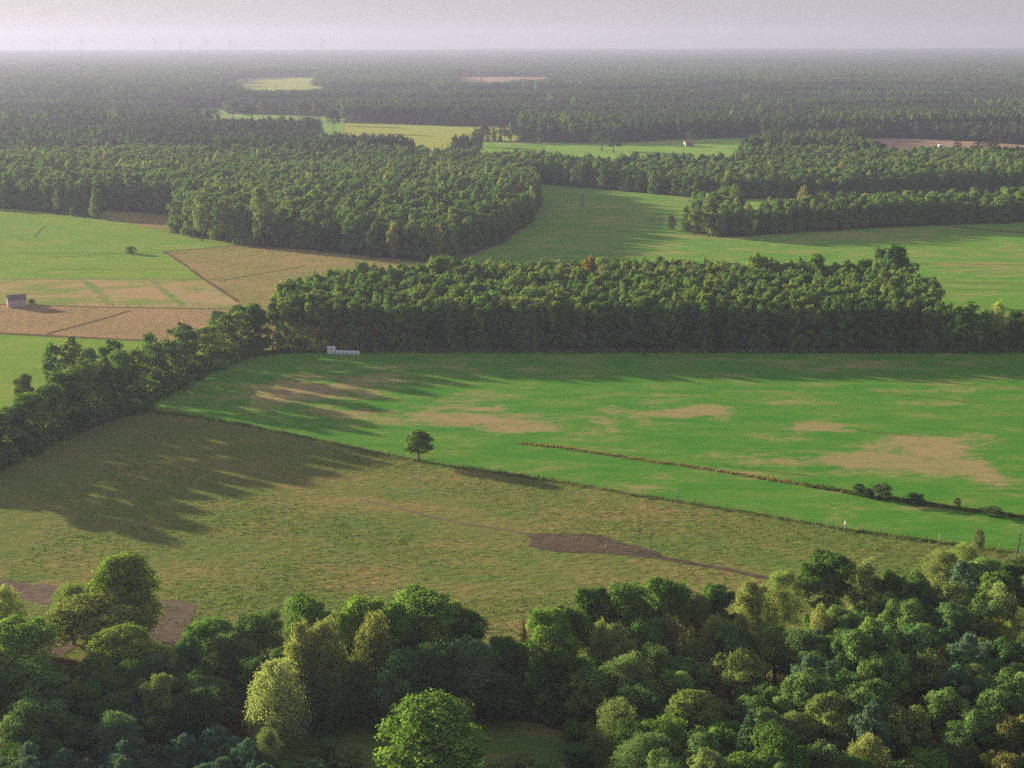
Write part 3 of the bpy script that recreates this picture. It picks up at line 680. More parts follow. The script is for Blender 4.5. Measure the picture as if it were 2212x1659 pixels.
top('oak', 1275, 1270, 13.9, 7.3, 'deep', 'narrow dark oak left of the yellow birch pair')
top('oak', 1355, 1248, 15.6, 9.4, 'mid', 'dark oak standing behind the yellow birch pair')
top('birch', 1325, 1285, 12.3, 6.8, 'yellow', 'left birch of the yellow pair on the wood edge')
top('birch', 1368, 1290, 12.3, 5.7, 'tan', 'right birch of the yellow pair on the wood edge')
top('oak', 1450, 1248, 14.8, 9.4, 'mid', 'sparse dark oak showing its trunk at the wood edge')
top('birch', 1515, 1285, 12.3, 6.2, 'tan', 'tan birch right of the sparse dark oak')
top('oak', 1545, 1252, 13.9, 7.3, 'deep', 'dark oak top poking out behind the tan birch')
top('birch', 1548, 1330, 11.5, 6.8, 'olive', 'olive birch in front of the tan birch')
top('birch', 1625, 1255, 11.5, 8.3, 'tan', 'broad pale tan birch left of the yellow poplar')
top('willow', 1690, 1228, 11.5, 6.8, 'yellow', 'yellow-green poplar-like tree at the end of the trodden path')
top('oak', 1785, 1192, 13.9, 10.9, 'deep', 'large dark round oak standing proud at the wood edge')
top('birch', 1870, 1212, 12.3, 6.2, 'grey', 'grey-green birch right of the large dark round oak')
top('oak', 1925, 1228, 11.5, 6.2, 'deep', 'dark oak, left of a close pair beside the grey-green birch')
top('oak', 1975, 1228, 11.5, 6.2, 'deep', 'dark oak, right of a close pair beside the grey-green birch')
top('willow', 2035, 1190, 11.5, 8.3, 'olive', 'light olive tree near the end of the pasture fence')
top('willow', 2085, 1172, 10.7, 7.3, 'yellow', 'yellowish tree touching the fence line near the right edge')
top('mixed', 2135, 1205, 10.7, 10.4, 'bright', 'low wide bright green maple near the right edge')
top('oak', 2195, 1215, 10.7, 8.3, 'deep', 'very dark tree at the right edge above the grey birch')
top('willow', 2200, 1196, 9.0, 8.0, 'tan', 'brownish thicket tree at the right edge by the dead trunk')
top('birch', 2160, 1262, 12.3, 7.3, 'pale', 'pale birch at the right edge with lit left side')
top('birch', 2178, 1345, 9.8, 5.7, 'yellow', 'small yellow birch low at the right edge')
top('birch', 2205, 1370, 9.8, 5.7, 'tan', 'pinkish tan birch cut by the right edge')
top('birch', 2034, 1318, 8.2, 4.2, 'tan', 'small straw-coloured birch alone among green crowns')
top('autumn', 1945, 1310, 9.0, 6.2, 'mid', 'yellowing maple in the middle of the lower right wood')
top('spruce', 1622, 1520, 15, 8.5, 'grey', 'tall blue-grey pine at the bottom of the lower right wood', name='pine_tree', cat='pine tree')
top('birch', 1878, 1583, 13.0, 6.0, 'tan', 'golden birch at the bottom of the lower right wood')
top('pine', 1750, 1412, 12.3, 7.3, 'grey', 'grey pine in the centre of the lower right wood')
top('pine', 1800, 1425, 10.7, 6.2, 'grey', 'smaller grey pine right of the central grey pine')
top('pine', 2095, 1368, 12.3, 8.3, 'grey', 'broad grey pine left of the pinkish tan birch')
top('pine', 2070, 1435, 12.3, 8.8, 'grey', 'broad grey pine in front of the other broad pine')
top('pine', 1885, 1515, 14.0, 7.0, 'grey', 'grey pine just behind the golden birch')
top('autumn', 2185, 1545, 11.0, 7.0, 'mid', 'orange-tipped maple at the right edge near the bottom')
top('autumn', 2170, 1620, 10.0, 7.0, 'mid', 'orange-tipped maple in the bottom right corner')
top('autumn', 2040, 1395, 7.8, 5.2, 'yellow', 'small yellowing maple between the two broad grey pines')
top('dome', 935, 1508, 16.0, 15.0, 'bright', 'big round sunlit oak at the bottom beside the lawn', name='oak_tree', cat='oak tree')
top('willow', 575, 1575, 9.0, 4.5, 'tan', 'slim pale sapling in front of the large pale birch')
top('autumn', 1000, 1505, 6.0, 4.0, 'mid', 'small orange-leaved tree glowing under the belt')
top('shrub', 860, 1520, 5.0, 4.0, 'yellow', 'yellow-lit shrub under the belt left of the big round oak')
top('shrub', 320, 1548, 5.0, 4.5, 'tan', 'straw-coloured bush at the top of the pine thicket')
top('shrub', 545, 1455, 4.0, 3.0, 'yellow', 'yellow-lit shrub between the trunks left of the large pale birch')
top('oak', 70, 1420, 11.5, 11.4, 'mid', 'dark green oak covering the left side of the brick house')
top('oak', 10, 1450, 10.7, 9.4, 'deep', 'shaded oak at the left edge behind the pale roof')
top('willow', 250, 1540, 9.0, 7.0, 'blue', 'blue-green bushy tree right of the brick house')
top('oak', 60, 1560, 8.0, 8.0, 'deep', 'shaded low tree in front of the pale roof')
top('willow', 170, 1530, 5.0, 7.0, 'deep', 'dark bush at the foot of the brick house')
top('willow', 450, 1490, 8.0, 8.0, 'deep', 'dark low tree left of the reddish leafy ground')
base('edge', 75, 1660, 10, 10, 'mid', 'green bushy oak right in front of the brick house', name='oak_tree', cat='oak tree')
base('edge', 165, 1650, 6.5, 8, 'deep', 'dark bushy tree before the brick house, right of the bushy oak')
# the row along the left side of the meadow (bases given)
ROW = [(555, 766, 14.5, 8.5, 'deep', 'mid'), (523, 772, 14, 8, 'olive', 0), (490, 785, 14.5, 9.5, 'olive', 0), (455, 800, 13, 9, 'mid', 0), (412, 818, 13.5, 9.5, 'deep', 0), (372, 842, 13.5, 9.5, 'mid', 0),
       (338, 853, 14, 9, 'deep', 0), (303, 884, 15, 9, 'mid', 0), (268, 893, 16, 10, 'bright', 0), (228, 905, 15, 9, 'deep', 0), (190, 918, 15.5, 10, 'olive', 0), (150, 935, 15, 9.5, 'deep', 0), (112, 950, 13, 9, 'mid', 0),
       (72, 965, 13, 9, 'bright', 0), (38, 985, 11.5, 9, 'deep', 0), (0, 1003, 12, 9, 'mid', 0), (-45, 1025, 13, 9, 'mid', 0), (-100, 1045, 13, 9, 'mid', 0)]
ORD = ['first', 'second', 'third', 'fourth', 'fifth', 'sixth', 'seventh', 'eighth', 'ninth', 'tenth', 'eleventh', 'twelfth', 'thirteenth', 'fourteenth', 'fifteenth', 'sixteenth', 'seventeenth', 'eighteenth']
for i, (u, v, h, w, tn, _) in enumerate(ROW):
    sp = ['edge', 'edgeoak'][i % 2]
    base(sp, u, v - 4, h * 1.03, w * 1.22, tn, f'{TONES[tn][1]} tree, {ORD[i]} from the far end of the hedgerow beside the meadow', 'row')
for i, (u, v, h, w, tn) in enumerate([(160, 858, 17, 9, 'tan'), (120, 870, 16.5, 8, 'deep'), (60, 905, 12, 7, 'olive'), (250, 845, 15, 9, 'deep'), (330, 820, 14, 9, 'mid'), (400, 792, 13.5, 9, 'deep'), (470, 768, 14.5, 9, 'mid'), (520, 757, 15, 9, 'olive'), (200, 868, 15, 9, 'mid')]):
    base('edge', u, v, h, w, tn, f'{TONES[tn][1]} tree behind the hedgerow, {ORD[i]} of its back rank', 'row')
for i in range(26):
    k = i / 25 * (len(ROW) - 1); j_ = int(min(k, len(ROW) - 2)); f_ = k - j_
    base('shrub', ROW[j_][0] * (1 - f_) + ROW[j_ + 1][0] * f_ + random.uniform(-6, 6), ROW[j_][1] * (1 - f_) + ROW[j_ + 1][1] * f_ - 2, random.uniform(4, 6.5), random.uniform(6, 9), random.choice(['deep', 'mid', 'olive']), None, 'rowb')
# lone tree and other solitary trees
base('round', 905, 995, 6.9, 7.6, 'mid', 'lone small round oak on the fence line between meadow and pasture')
top('round', 612, 606, 17, 9, 'mid', 'rounded oak at the left end of the long wood')
top('oak', 545, 650, 15.5, 8, 'deep', 'dark round tree where the hedgerow meets the long wood')
top('birch', 2157, 652, 13, 6, 'yellow', 'thin see-through birch right of the long wood')
top('round', 1940, 527, 21.5, 13, 'deep', 'largest domed oak rising behind the right end of the long wood')
top('mixed', 1912, 530, 19, 8, 'deep', 'oak half hidden left of the largest domed oak')
top('round', 1868, 557, 17, 10, 'deep', 'domed oak, second left of the largest domed oak')
top('oak', 1832, 560, 16, 8, 'deep', 'domed oak, third left of the largest domed oak')
top('round', 1765, 545, 19, 9, 'mid', 'free-standing oak top above the right half of the long wood')
top('oak', 1705, 562, 16, 9, 'mid', 'broad oak top left of the free-standing oak top')
top('oak', 1640, 548, 18, 11, 'mid', 'wide bushy oak top above the middle of the long wood')
top('round', 945, 550, 19, 13, 'mid', 'domed oak above the left part of the long wood, next to the track')
top('round', 785, 563, 17, 12, 'mid', 'low domed oak above the left end of the long wood')
top('oak', 1275, 552, 18, 6, 'rust', 'brown leaning tree top above the middle of the long wood')
top('birch', 1055, 562, 16, 6, 'tan', 'golden birch top right of the domed oak by the track')
for u, v in ((1085, 572), (1160, 578), (1210, 575), (1345, 572), (1395, 568), (1020, 575), (1300, 575), (1450, 560), (1480, 568), (1120, 585), (1240, 582), (1370, 580), (1430, 578), (1530, 572), (1560, 565)):
    top('birch', u, v, 15.5, 6, 'tan', 'golden tan birch in the back row of the long wood', 'f1b')
for u, v, h, w, tn, sp, lb in ((2095, 650, 14, 10, 'mid', 'oak', 'oak just right of the long wood, taller of two'), (2128, 668, 13, 8, 'deep', 'oak', 'darker oak behind the thin see-through birch'),
        (2200, 665, 13, 8, 'deep', 'oak', 'dark oak at the right edge beyond the thin birch')):
    top('edgeoak' if sp == 'oak' else sp, u, v, h, w, tn, lb, name='oak_tree', cat='oak tree')
for u, v, h, w, tn in ((2140, 757, 7, 7, 'deep'), (2170, 757, 8, 7, 'mid'), (2195, 756, 8, 7, 'deep'), (2225, 756, 8, 7, 'deep'), (2255, 756, 9, 7, 'deep')):
    base('edge', u, v, h, w, tn, 'low dark bushy tree right of the long wood', 'f1r')
base('willow', 128, 463, 14, 6.5, 'tan', 'tall tan birch-like tree on the edge of the green field', 'named')
base('shrub', 160, 467, 5.5, 6, 'tan', 'low tan bush between the tall tan tree and a smaller one', 'named')
base('willow', 203, 473, 8, 6, 'tan', 'small tan tree on the edge of the green field')
base('shrub', 282, 548, 3.2, 6.2, 'olive', 'round dark bush alone in the bright green field')
base('shrub', 68, 658, 2.0, 3.6, 'tan', 'brownish bush beside the grey shed')
base('shrub', 1448, 497, 7.5, 7, 'tan', 'rounded brownish bush left of the right-hand copse')
base('oak', 1150, 474, 15, 10, 'deep', 'dark oak overhanging the field at the tip of the left wood')
base('oak', 1128, 488, 17, 10, 'mid', 'taller oak behind the tip of the left wood')
base('shrub', 1085, 523, 6, 8, 'deep', 'round dark bush beside the dirt track along the left wood')
base('willow', 568, 535, 29, 12, 'olive', 'tallest slim tree at the front of the left wood')
base('willow', 436, 521, 22, 10, 'olive', 'second tall tree at the left corner of the left wood')
base('willow', 490, 525, 22, 11, 'olive', 'third tall tree, between the other two at the left wood')
base('shrub', 380, 500, 6, 8, 'mid', 'low round bush at the left tip of the left wood')
base('birch', 1735, 480, 18, 8, 'tan', 'golden rounded tree top above the right-hand copse')
base('oak', 1500, 508, 13, 9, 'tan', 'tan tree at the left end of the right-hand copse')
base('oak', 1530, 511, 12, 8, 'olive', 'olive tree near the left end of the right-hand copse')
base('shrub', 1482, 502, 5, 5, 'deep', 'small dark bush at the left tip of the right-hand copse')
base('autumn', 1585, 512, 8, 3.5, 'mid', 'small orange tree at the front of the right-hand copse')
for u, v, h, w in ((1300, 326, 17, 22), (1325, 330, 14, 16)): base('oak', u, v, h, w, 'mid', 'dark domed oak clump beyond the far strip field', 'farclump')
base('oak', 1497, 318, 17, 13, 'mid', 'isolated tree beside the far pale hut')
base('oak', 422, 262, 16, 22, 'deep', 'dark domed tree in the far fields, larger of two')
base('oak', 462, 254, 10, 16, 'deep', 'dark domed tree in the far fields, smaller of two')
base('oak', 1063, 274, 13, 15, 'deep', 'dark tree alone on the far yellow field')
base('shrub', 1088, 274, 5, 14, 'deep', 'low bush beside the dark tree on the far yellow field')
base('shrub', 1108, 273, 6, 12, 'deep', 'second low bush on the far yellow field')
base('spruce', 2066, 338, 22, 14, 'deep', 'dark spruce in front of the far ploughed field, left one')
base('spruce', 2112, 340, 24, 14, 'deep', 'dark spruce in front of the far ploughed field, right one')
base('oak', 2135, 340, 20, 14, 'tan', 'tan tree beside the right far spruce')
for i, (u, v, h, w) in enumerate([(505, 262, 24, 24), (545, 262, 18, 22), (570, 258, 22, 16), (585, 262, 20, 18), (655, 262, 22, 18), (690, 270, 24, 22), (765, 262, 20, 22), (720, 285, 24, 18), (650, 258, 18, 18)]):
    base('oak', u, v, h, w, ['mid', 'deep', 'olive'][i % 3], 'hazy broad tree among the far strip fields', 'farfield')
# bushes along the ditch
for u, v, h, w, lb in ((1855, 1068, 2.4, 3.4, 'small dark round bush, first along the ditch'), (1903, 1077, 3.2, 5.2, 'largest dark bush on the ditch'), (1880, 1073, 1.7, 4.0, 'low dark bush joined to the largest ditch bush'), (1978, 1088, 2.2, 4.4, 'dark bush in the middle of the ditch bushes'),
                       (2142, 1112, 1.6, 5.0, 'low flat dark bush near the right end of the ditch')):
    base('shrub', u, v, h, w, 'deep', lb)
base('shrub', 2066, 1099, 2.4, 2.2, 'tan', 'thin see-through bush on the ditch')
base('willow', 2112, 1193, 4.6, 3.0, 'tan', 'thin tan sapling on the fence near the right edge')

# ---- filling of the woods
def scatter(poly, step, r, jit=0.38):
    xs = [p[0] for p in poly]; ys = [p[1] for p in poly]; out_ = []
    row = 0; y = min(ys)
    while y < max(ys):
        x = min(xs) + (step / 2 if row % 2 else 0)
        while x < max(xs):
            out_.append((x + r.uniform(-jit, jit) * step, y + r.uniform(-jit, jit) * step)); x += step
        y += step * .87; row += 1
    a = np.array(out_); k = inside(poly, a[:, 0], a[:, 1]); return a[k]

def clear_of_named(x, y, f=0.42):
    for t in TREES:
        if abs(t['x'] - x) < 12 and abs(t['y'] - y) < 12 and t['zone'] != 'fill':
            if math.hypot(t['x'] - x, t['y'] - y) < f * t['w']: return False
    return True

rr_ = random.Random(11)
WOOD = [pt2(q) for q in [(1120, 1560), (1200, 1530), (1400, 1490), (1640, 1470), (1800, 1430), (1950, 1400), (2100, 1370), (2260, 1370), (2500, 1380), (2700, 1700), (2600, 2060), (1330, 2060), (1340, 1800), (1300, 1660), (1230, 1600)]]
LAWNP = [pt2(q) for q in [(640, 1568), (760, 1555), (1000, 1552), (1150, 1565), (1220, 1600), (1290, 1660), (1320, 1800), (1300, 1960), (900, 1960), (600, 1900), (620, 1700)]]
for x, y in scatter(WOOD, 5.4, rr_):
    if inside(LAWNP, x, y) or not clear_of_named(x, y): continue
    q = rr_.random(); n1 = math.sin(x * .13 + 1.3) * math.sin(y * .11)
    if q < .60: sp, w = 'mixed', 8.0
    elif q < .80: sp, w = 'oak', 8.8
    elif q < .88: sp, w = 'willow', 7.2
    elif q < .94: sp, w = 'birch', 5.2
    elif q < .965: sp, w = 'pine', 6.5
    else: sp, w = 'autumn', 4.5
    h = 11.3 + 2.2 * n1 + rr_.uniform(-1.6, 1.6)
    if inside(LAWNP, x - 7, y) or inside(LAWNP, x - 4, y - 5): sp = rr_.choice(['edge', 'edgeoak', 'willow']); w = 8; h = min(h, 11)
    if sp == 'autumn': h -= 2
    tn = rr_.choice(['deep', 'mid', 'mid', 'bright', 'olive', 'mid', 'mid', 'blue']) if sp in ('mixed', 'oak', 'willow', 'edge', 'edgeoak') else ('grey' if sp == 'pine' else rr_.choice(['olive', 'tan', 'pale']) if sp == 'birch' else 'yellow')
    add(sp, x, y, h, w * rr_.uniform(.85, 1.15), tn, None, 'wood')
# belt undergrowth and thicket of young pines bottom left
THICK = [pt2(q) for q in [(-60, 1720), (200, 1680), (420, 1670), (520, 1655), (580, 1700), (700, 1745), (740, 1850), (700, 2000), (-100, 2000)]]
for x, y in scatter(THICK, 3.6, rr_):
    if not clear_of_named(x, y, .36): continue
    add('pine', x, y, 7.0 + rr_.uniform(-2.2, 2.0), 5.8 * rr_.uniform(.85, 1.2), rr_.choice(['blue', 'mid', 'grey', 'blue']), None, 'thicket')
for x, y in scatter([pt2(q) for q in [(-40, 1600), (250, 1530), (450, 1505), (640, 1500), (1080, 1490), (1200, 1500), (1220, 1560), (1120, 1560), (1000, 1552), (640, 1565), (500, 1610), (100, 1660), (-40, 1690)]], 5.0, rr_):
    if not clear_of_named(x, y, .25): continue
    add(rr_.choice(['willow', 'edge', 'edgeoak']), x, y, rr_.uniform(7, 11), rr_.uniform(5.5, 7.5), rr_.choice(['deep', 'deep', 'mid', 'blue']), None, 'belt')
for u, v, h, w in ((1080, 1690, 2.6, 5), (1130, 1670, 2.4, 5), (1180, 1700, 3, 6), (1050, 1730, 2.8, 5), (1230, 1730, 3.2, 6), (1120, 1760, 3, 6), (1190, 1790, 3, 6), (700, 1640, 2.6, 5), (750, 1660, 2.4, 5), (670, 1680, 2.6, 5), (1255, 1650, 2.5, 5)):
    base('shrub', u, v, h, w, rr_.choice(['deep', 'mid']), None, 'lawnbush')
# the long wood
F1 = [pt2(q) for q in [(590, 757), (760, 757), (1300, 757), (2050, 755), (2010, 690), (1950, 656), (1400, 640), (1000, 645), (760, 662), (640, 690), (590, 722)]]
def dist_front(x, y):
    return y - np.interp(x, [pt2((600, 757))[0], pt2((2050, 755))[0]], [pt2((600, 757))[1], pt2((2050, 755))[1]])
for i in range(54):
    u = 592 + i * (2050 - 592) / 53; p = G(u + rr_.uniform(-6, 6), 755)
    add(rr_.choice(['edge', 'edge', 'edgeoak']), p.x, p.y + rr_.uniform(0, 3), 14.6 + rr_.uniform(-.9, 1.1), 6.4, 'deep' if rr_.random() < .55 else 'mid', None, 'f1front')
for x, y in scatter(F1, 5.6, rr_, .3):
    df = dist_front(x, y)
    if df < 6.0 or not clear_of_named(x, y, .30): continue
    add(rr_.choice(['mixed', 'mixed', 'oak']), x, y, 14.6 + rr_.uniform(-1.1, 1.3), 6.9, rr_.choice(['mid', 'mid', 'bright', 'olive', 'deep']), None, 'f1')

# ---- everything beyond: forest wherever there is no field
allfields = [FP[k] for k in FP]
SOL = [pt2(q) for q in A7]
def in_fields(x, y):
    r = inside(SOL, x, y)
    for p in allfields: r |= inside(p, x, y)
    return r
def vnoise(x, y, s):
    return (np.sin(x / s + 1.7 * np.sin(y / s * .8 + .6)) + np.sin(y / s * 1.3 + 1.4 * np.sin(x / s * .7 + 2.1)) + np.sin((x + y) / s * .55 + 1)) / 3
r2 = np.random.default_rng(5)
def band(d0, d1, step, margin=0.42):
    n = int((d1 - d0) / (step * .87)); P_ = []
    for k in range(n):
        y = d0 + k * step * .87; hw = y * margin + 60
        xs = np.arange(-hw, hw, step) + (step / 2 if k % 2 else 0)
        P_.append(np.stack([xs, np.full(len(xs), y)], 1))
    a = np.concatenate(P_); a += r2.uniform(-.36, .36, a.shape) * step; return a
far_pts = []          # x y h w species lod
a = band(600, 1120, 6.6)
a = a[~in_fields(a[:, 0], a[:, 1])]
F1P = inside([(p[0], p[1]) for p in F1], a[:, 0], a[:, 1]); a = a[~F1P]
lfence = pt2((-500, 416))[1]
edge_d = np.ones(len(a), bool)
for dx, dy in ((0, -13), (9, -9), (-9, -9)):
    edge_d &= ~in_fields(a[:, 0] + dx, a[:, 1] + dy)
for i in range(len(a)):
    x, y = a[i]; z = float(vnoise(x, y, 55.0)); z2 = float(vnoise(x + 500, y - 200, 140.0)); q = r2.random()
    edge = not edge_d[i]
    left = x < 60 and y < 1150
    h = (16.5 if left else 13.5) + 3.4 * z + r2.uniform(-2.0, 2.6); z4 = float(vnoise(x - 300, y + 90, 34.0))
    if z2 > .38: sp = 'spruce' if q < .6 else 'mixed'
    elif q < .62: sp = 'edge' if edge else 'mixed'
    elif q < .84: sp = 'edgeoak' if edge else 'oak'
    elif q < .89: sp = 'birch'
    else: sp = 'spruce'
    w = {'spruce': 5.4, 'birch': 6.2}.get(sp, 8.2 + 2.2 * z4) * r2.uniform(.8, 1.25)
    if sp == 'spruce': h *= 1.08
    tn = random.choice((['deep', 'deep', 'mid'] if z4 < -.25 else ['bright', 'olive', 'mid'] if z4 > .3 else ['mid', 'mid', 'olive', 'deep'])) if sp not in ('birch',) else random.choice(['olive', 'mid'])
    zone = 'leftwood' if left else ('copse' if y < 900 else 'backwood')
    add(sp, float(x), float(y), float(h), float(w), tn, None, zone)

# ------------------------------------------------------------------ instantiate individuals / the rest as one forest
LIMIT = {'oak tree': 290, 'broadleaf tree': 290, 'birch tree': 200, 'pine tree': 290, 'willow tree': 200, 'spruce tree': 120, 'maple tree': 100, 'shrub': 100, 'conifer': 10}
def size_rank(t): return -(t['h'] * (3 if t['label'] else 1)) / t['D']
def in_frame(t):
    for z in (0, t['h']):
        u, v = P(t['x'], t['y'], z)
        if -30 < u < 2242 and -30 < v < 1700: return True
    return False
cnt = {}; indiv = []; rest = []
for t in sorted(TREES, key=size_rank):
    cat = t['cat'] or SPEC[t['sp']][4]; t['cat2'] = cat
    if (t['label'] or (in_frame(t) and t['D'] < 1000)) and cnt.get(cat, 0) < LIMIT[cat] and (in_frame(t) or t['label']):
        cnt[cat] = cnt.get(cat, 0) + 1; indiv.append(t)
    else:
        if not in_frame(t) and t['D'] < 150: continue
        rest.append(t)
print('individual trees', len(indiv), cnt, 'rest', len(rest))

ZTXT = {'wood': 'lower right wood', 'thicket': 'young pine thicket', 'belt': 'shaded undergrowth of the tree belt', 'f1front': 'front row of the long wood', 'f1': 'long wood behind the meadow',
        'rowb': 'hedge', 'lawnbush': 'lawn', 'leftwood': 'left wood', 'copse': 'right-hand copse', 'backwood': 'far wood beyond the copse', 'f1b': '', 'f1r': ''}
GRP = {'wood': 'trees packed in the lower right wood', 'thicket': 'young pines of the thicket', 'belt': 'low trees under the belt', 'f1front': 'front row trees of the long wood', 'f1': 'inner trees of the long wood',
       'leftwood': 'trees of the left wood', 'copse': 'trees of the right-hand copse', 'backwood': 'trees of the far wood', 'row': 'hedgerow trees beside the meadow', 'lawnbush': 'low bushes on the lawn', 'rowb': 'bushes filling the foot of the hedgerow', 'f1b': 'golden birches behind the long wood',
       'f1r': 'low bushy trees right of the long wood', 'farclump': 'oak clump by the far strip field', 'farfield': 'trees among the far fields'}
LM = [(G(1622, 1520, 16), 'the blue-grey pine'), (G(1878, 1583, 13), 'the golden birch'), (G(1785, 1192, 17), 'the large round oak'), (G(1325, 1285, 15), 'the yellow birches'), (G(1450, 1248, 18), 'the sparse oak'),
      (G(1690, 1228, 14), 'the poplar-like tree'), (G(1945, 1310, 11), 'the yellowing maple'), (G(2135, 1205, 13), 'the wide maple'), (G(1190, 1302, 18), 'the rust-brown conifer'), (G(1750, 1412, 15), 'the central pine'),
      (G(2083, 1400, 15), 'the broad pines'), (G(2185, 1545, 11), 'the orange-tipped maple'), (G(2160, 1262, 15), 'the pale edge birch'), (G(1235, 1560), 'the lawn corner'), (G(1545, 1252, 17), 'the tan birch'), (G(2034, 1318, 10), 'the straw-coloured birch'),
      (G(320, 1548, 5), 'the straw-coloured bush'), (G(575, 1575, 9), 'the slim pale sapling'), (G(590, 1425, 14.5), 'the large pale birch'), (G(118, 1572), 'the brick house'), (G(455, 1330, 16), 'the bare-trunked oak'), (G(930, 1272, 20), 'the domed belt oak'),
      (G(700, 1338, 18), 'the drooping birches'), (G(740, 762), 'the white bales'), (G(1940, 527, 21), 'the largest domed oak'), (G(1275, 552, 18), 'the brown leaning tree'), (G(945, 550, 19), 'the track-side oak'), (G(1485, 650, 15), 'the middle of the wood'),
      (G(1765, 545, 19), 'the free-standing oak'), (G(612, 606, 17), 'the hedgerow corner'), (G(568, 533, 20), 'the tallest slim tree'), (G(1448, 497), 'the brownish field bush'), (G(1085, 523), 'the track bush'), (G(1735, 480), 'the golden tree top'), (G(128, 463), 'the tall tan tree'),
      (G(2000, 490), 'the field drain'), (G(300, 886), 'the fence corner'), (G(60, 960), 'the left picture edge')]
NOUN = {'oak_tree': 'oak', 'broadleaf_tree': 'tree', 'birch_tree': 'birch', 'willow_tree': 'willow', 'pine_tree': 'pine', 'spruce_tree': 'spruce', 'maple_tree': 'maple', 'shrub': 'shrub'}
def auto_label(t, meanh, brief=True):
    best = min(LM, key=lambda l: (l[0].x - t['x']) ** 2 + (l[0].y - t['y']) ** 2)
    dx = t['x'] - best[0].x; dy = t['y'] - best[0].y; d = math.hypot(dx, dy)
    if abs(dx) > abs(dy) * 1.1: rel = 'left of' if dx < 0 else 'right of'
    else: rel = 'behind' if dy > 0 else 'in front of'
    near = ''
    sz = 'tall ' if t['h'] > meanh * 1.07 else ('short ' if t['h'] < meanh * .93 else '')
    return f"{sz}{TONES[t['tone']][1]} {NOUN[SPEC[t['sp']][3]]} {near}{rel} {best[1]}"
mh = {}
for z in ZTXT:
    hs_ = [t['h'] for t in indiv if t['zone'] == z]; mh[z] = sum(hs_) / max(1, len(hs_))
def ordw(n):
    w = ['', 'first', 'second', 'third', 'fourth', 'fifth', 'sixth', 'seventh', 'eighth', 'ninth', 'tenth', 'eleventh', 'twelfth', 'thirteenth', 'fourteenth', 'fifteenth', 'sixteenth', 'seventeenth', 'eighteenth', 'nineteenth']
    if n < 20: return w[n]
    tens = {2: ('twenty', 'twentieth'), 3: ('thirty', 'thirtieth'), 4: ('forty', 'fortieth'), 5: ('fifty', 'fiftieth'), 6: ('sixty', 'sixtieth'), 7: ('seventy', 'seventieth'), 8: ('eighty', 'eightieth'), 9: ('ninety', 'ninetieth')}[n // 10]
    return tens[1] if n % 10 == 0 else tens[0] + '-' + w[n % 10]
byl = {}
fr = sorted([t for t in indiv if t['zone'] == 'f1front'], key=lambda t: t['x'])
for i, t in enumerate(fr): t['label'] = f"{TONES[t['tone']][1]} tree, {ordw(i + 1)} from left in the long wood's front row"
for t in indiv:
    lb = t['label'] or auto_label(t, mh.get(t['zone'], t['h'])); byl.setdefault(lb, []).append(t)
for lb, ts in byl.items():
    if len(ts) == 1: ts[0]['label'] = lb; continue
    if len(lb.split()) > 11 and lb.split()[0] in ('tall', 'short'): lb = lb.replace(' in front of ', ' before ').replace('the free-standing oak', 'the freestanding oak')
    ts.sort(key=lambda t: P(t['x'], t['y'], t['h'])[0])
    for i, t in enumerate(ts):
        if len(ts) == 2: t['label'] = lb + (', left one' if i == 0 else ', right one')
        else: t['label'] = lb + (f', {ordw(i + 1)} of {len(ts)} from left')
first_of = {}
def place_tree(t):
    sp = t['sp']; lod = 0 if t['D'] < 380 else (1 if t['D'] < 1150 else 2)
    if sp == 'oak' and t['h'] < 8 and t['D'] < 400: lod = 0
    var = random.randrange(NV[lod]); pr = get_proto(sp, lod, var)
    nm = t['name'] or SPEC[sp][3]; sc = (t['w'] / W0, t['w'] / W0, t['h'] / H0); rz = random.uniform(0, 6.28)
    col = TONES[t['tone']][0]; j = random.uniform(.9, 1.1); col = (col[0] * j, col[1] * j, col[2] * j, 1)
    if lod == 0:
        o = empty(nm, (t['x'], t['y'], 0), rz, sc)
        c = link('crown', pr[0], o); c.color = col; link('trunk', pr[1], o)
    else:
        o = link(nm, pr, None, (t['x'], t['y'], 0)); o.rotation_euler = (0, 0, rz); o.scale = sc; o.color = col
        first_of.setdefault((sp, lod, var), o)
    lb = t['label'] or auto_label(t, mh.get(t['zone'], t['h']))
    tag(o, lb, t['cat2'], GRP.get(t['zone']))
    return o
for t in indiv:
    if t['label'] and len(t['label'].split()) > 16: t['label'] = t['label'].replace('yellow-green poplar-like tree', 'poplar').replace('in front of', 'before').replace('right of', 'beyond').replace(' dark green', ' dark', 1).replace(' mid green', ' green', 1)
    if len((t['label'] or '').split()) > 16: print('LONG', t['label'])
for t in indiv: place_tree(t)

# prototypes used again by the forest: each of them is itself a tree of the far wood
inst = []          # x y z rz sx sz kind
protos = []; dist_trees = []
def proto_index(sp, lod, var):
    k = (sp, lod, var)
    if k not in first_of:
        o = link(SPEC[sp][3], get_proto(sp, lod, var)); q = band_anchor.pop()
        o.location = (q[0], q[1], 0); o.scale = (1.1, 1.1, 1.6)
        tag(o, 'hazy ' + NOUN[SPEC[sp][3]] + ' of the distant forest', SPEC[sp][4], 'single trees of the distant forest'); dist_trees.append(o); first_of[k] = o
    o = first_of[k]
    if o not in protos: protos.append(o)
    return protos.index(o)
a2 = band(1120, 2700, 7.4, .40); a2 = a2[~in_fields(a2[:, 0], a2[:, 1])]
band_anchor = [tuple(a2[i]) for i in r2.choice(np.where((np.abs(a2[:, 0]) < 400) & (a2[:, 1] > 1300))[0], 60, replace=False)]
for t in rest:
    lod = 1 if t['D'] < 1150 else 2
    inst.append((t['x'], t['y'], 0, random.uniform(0, 6.28), t['w'] / W0, t['h'] / H0, proto_index(t['sp'], lod, random.randrange(NV[lod]))))
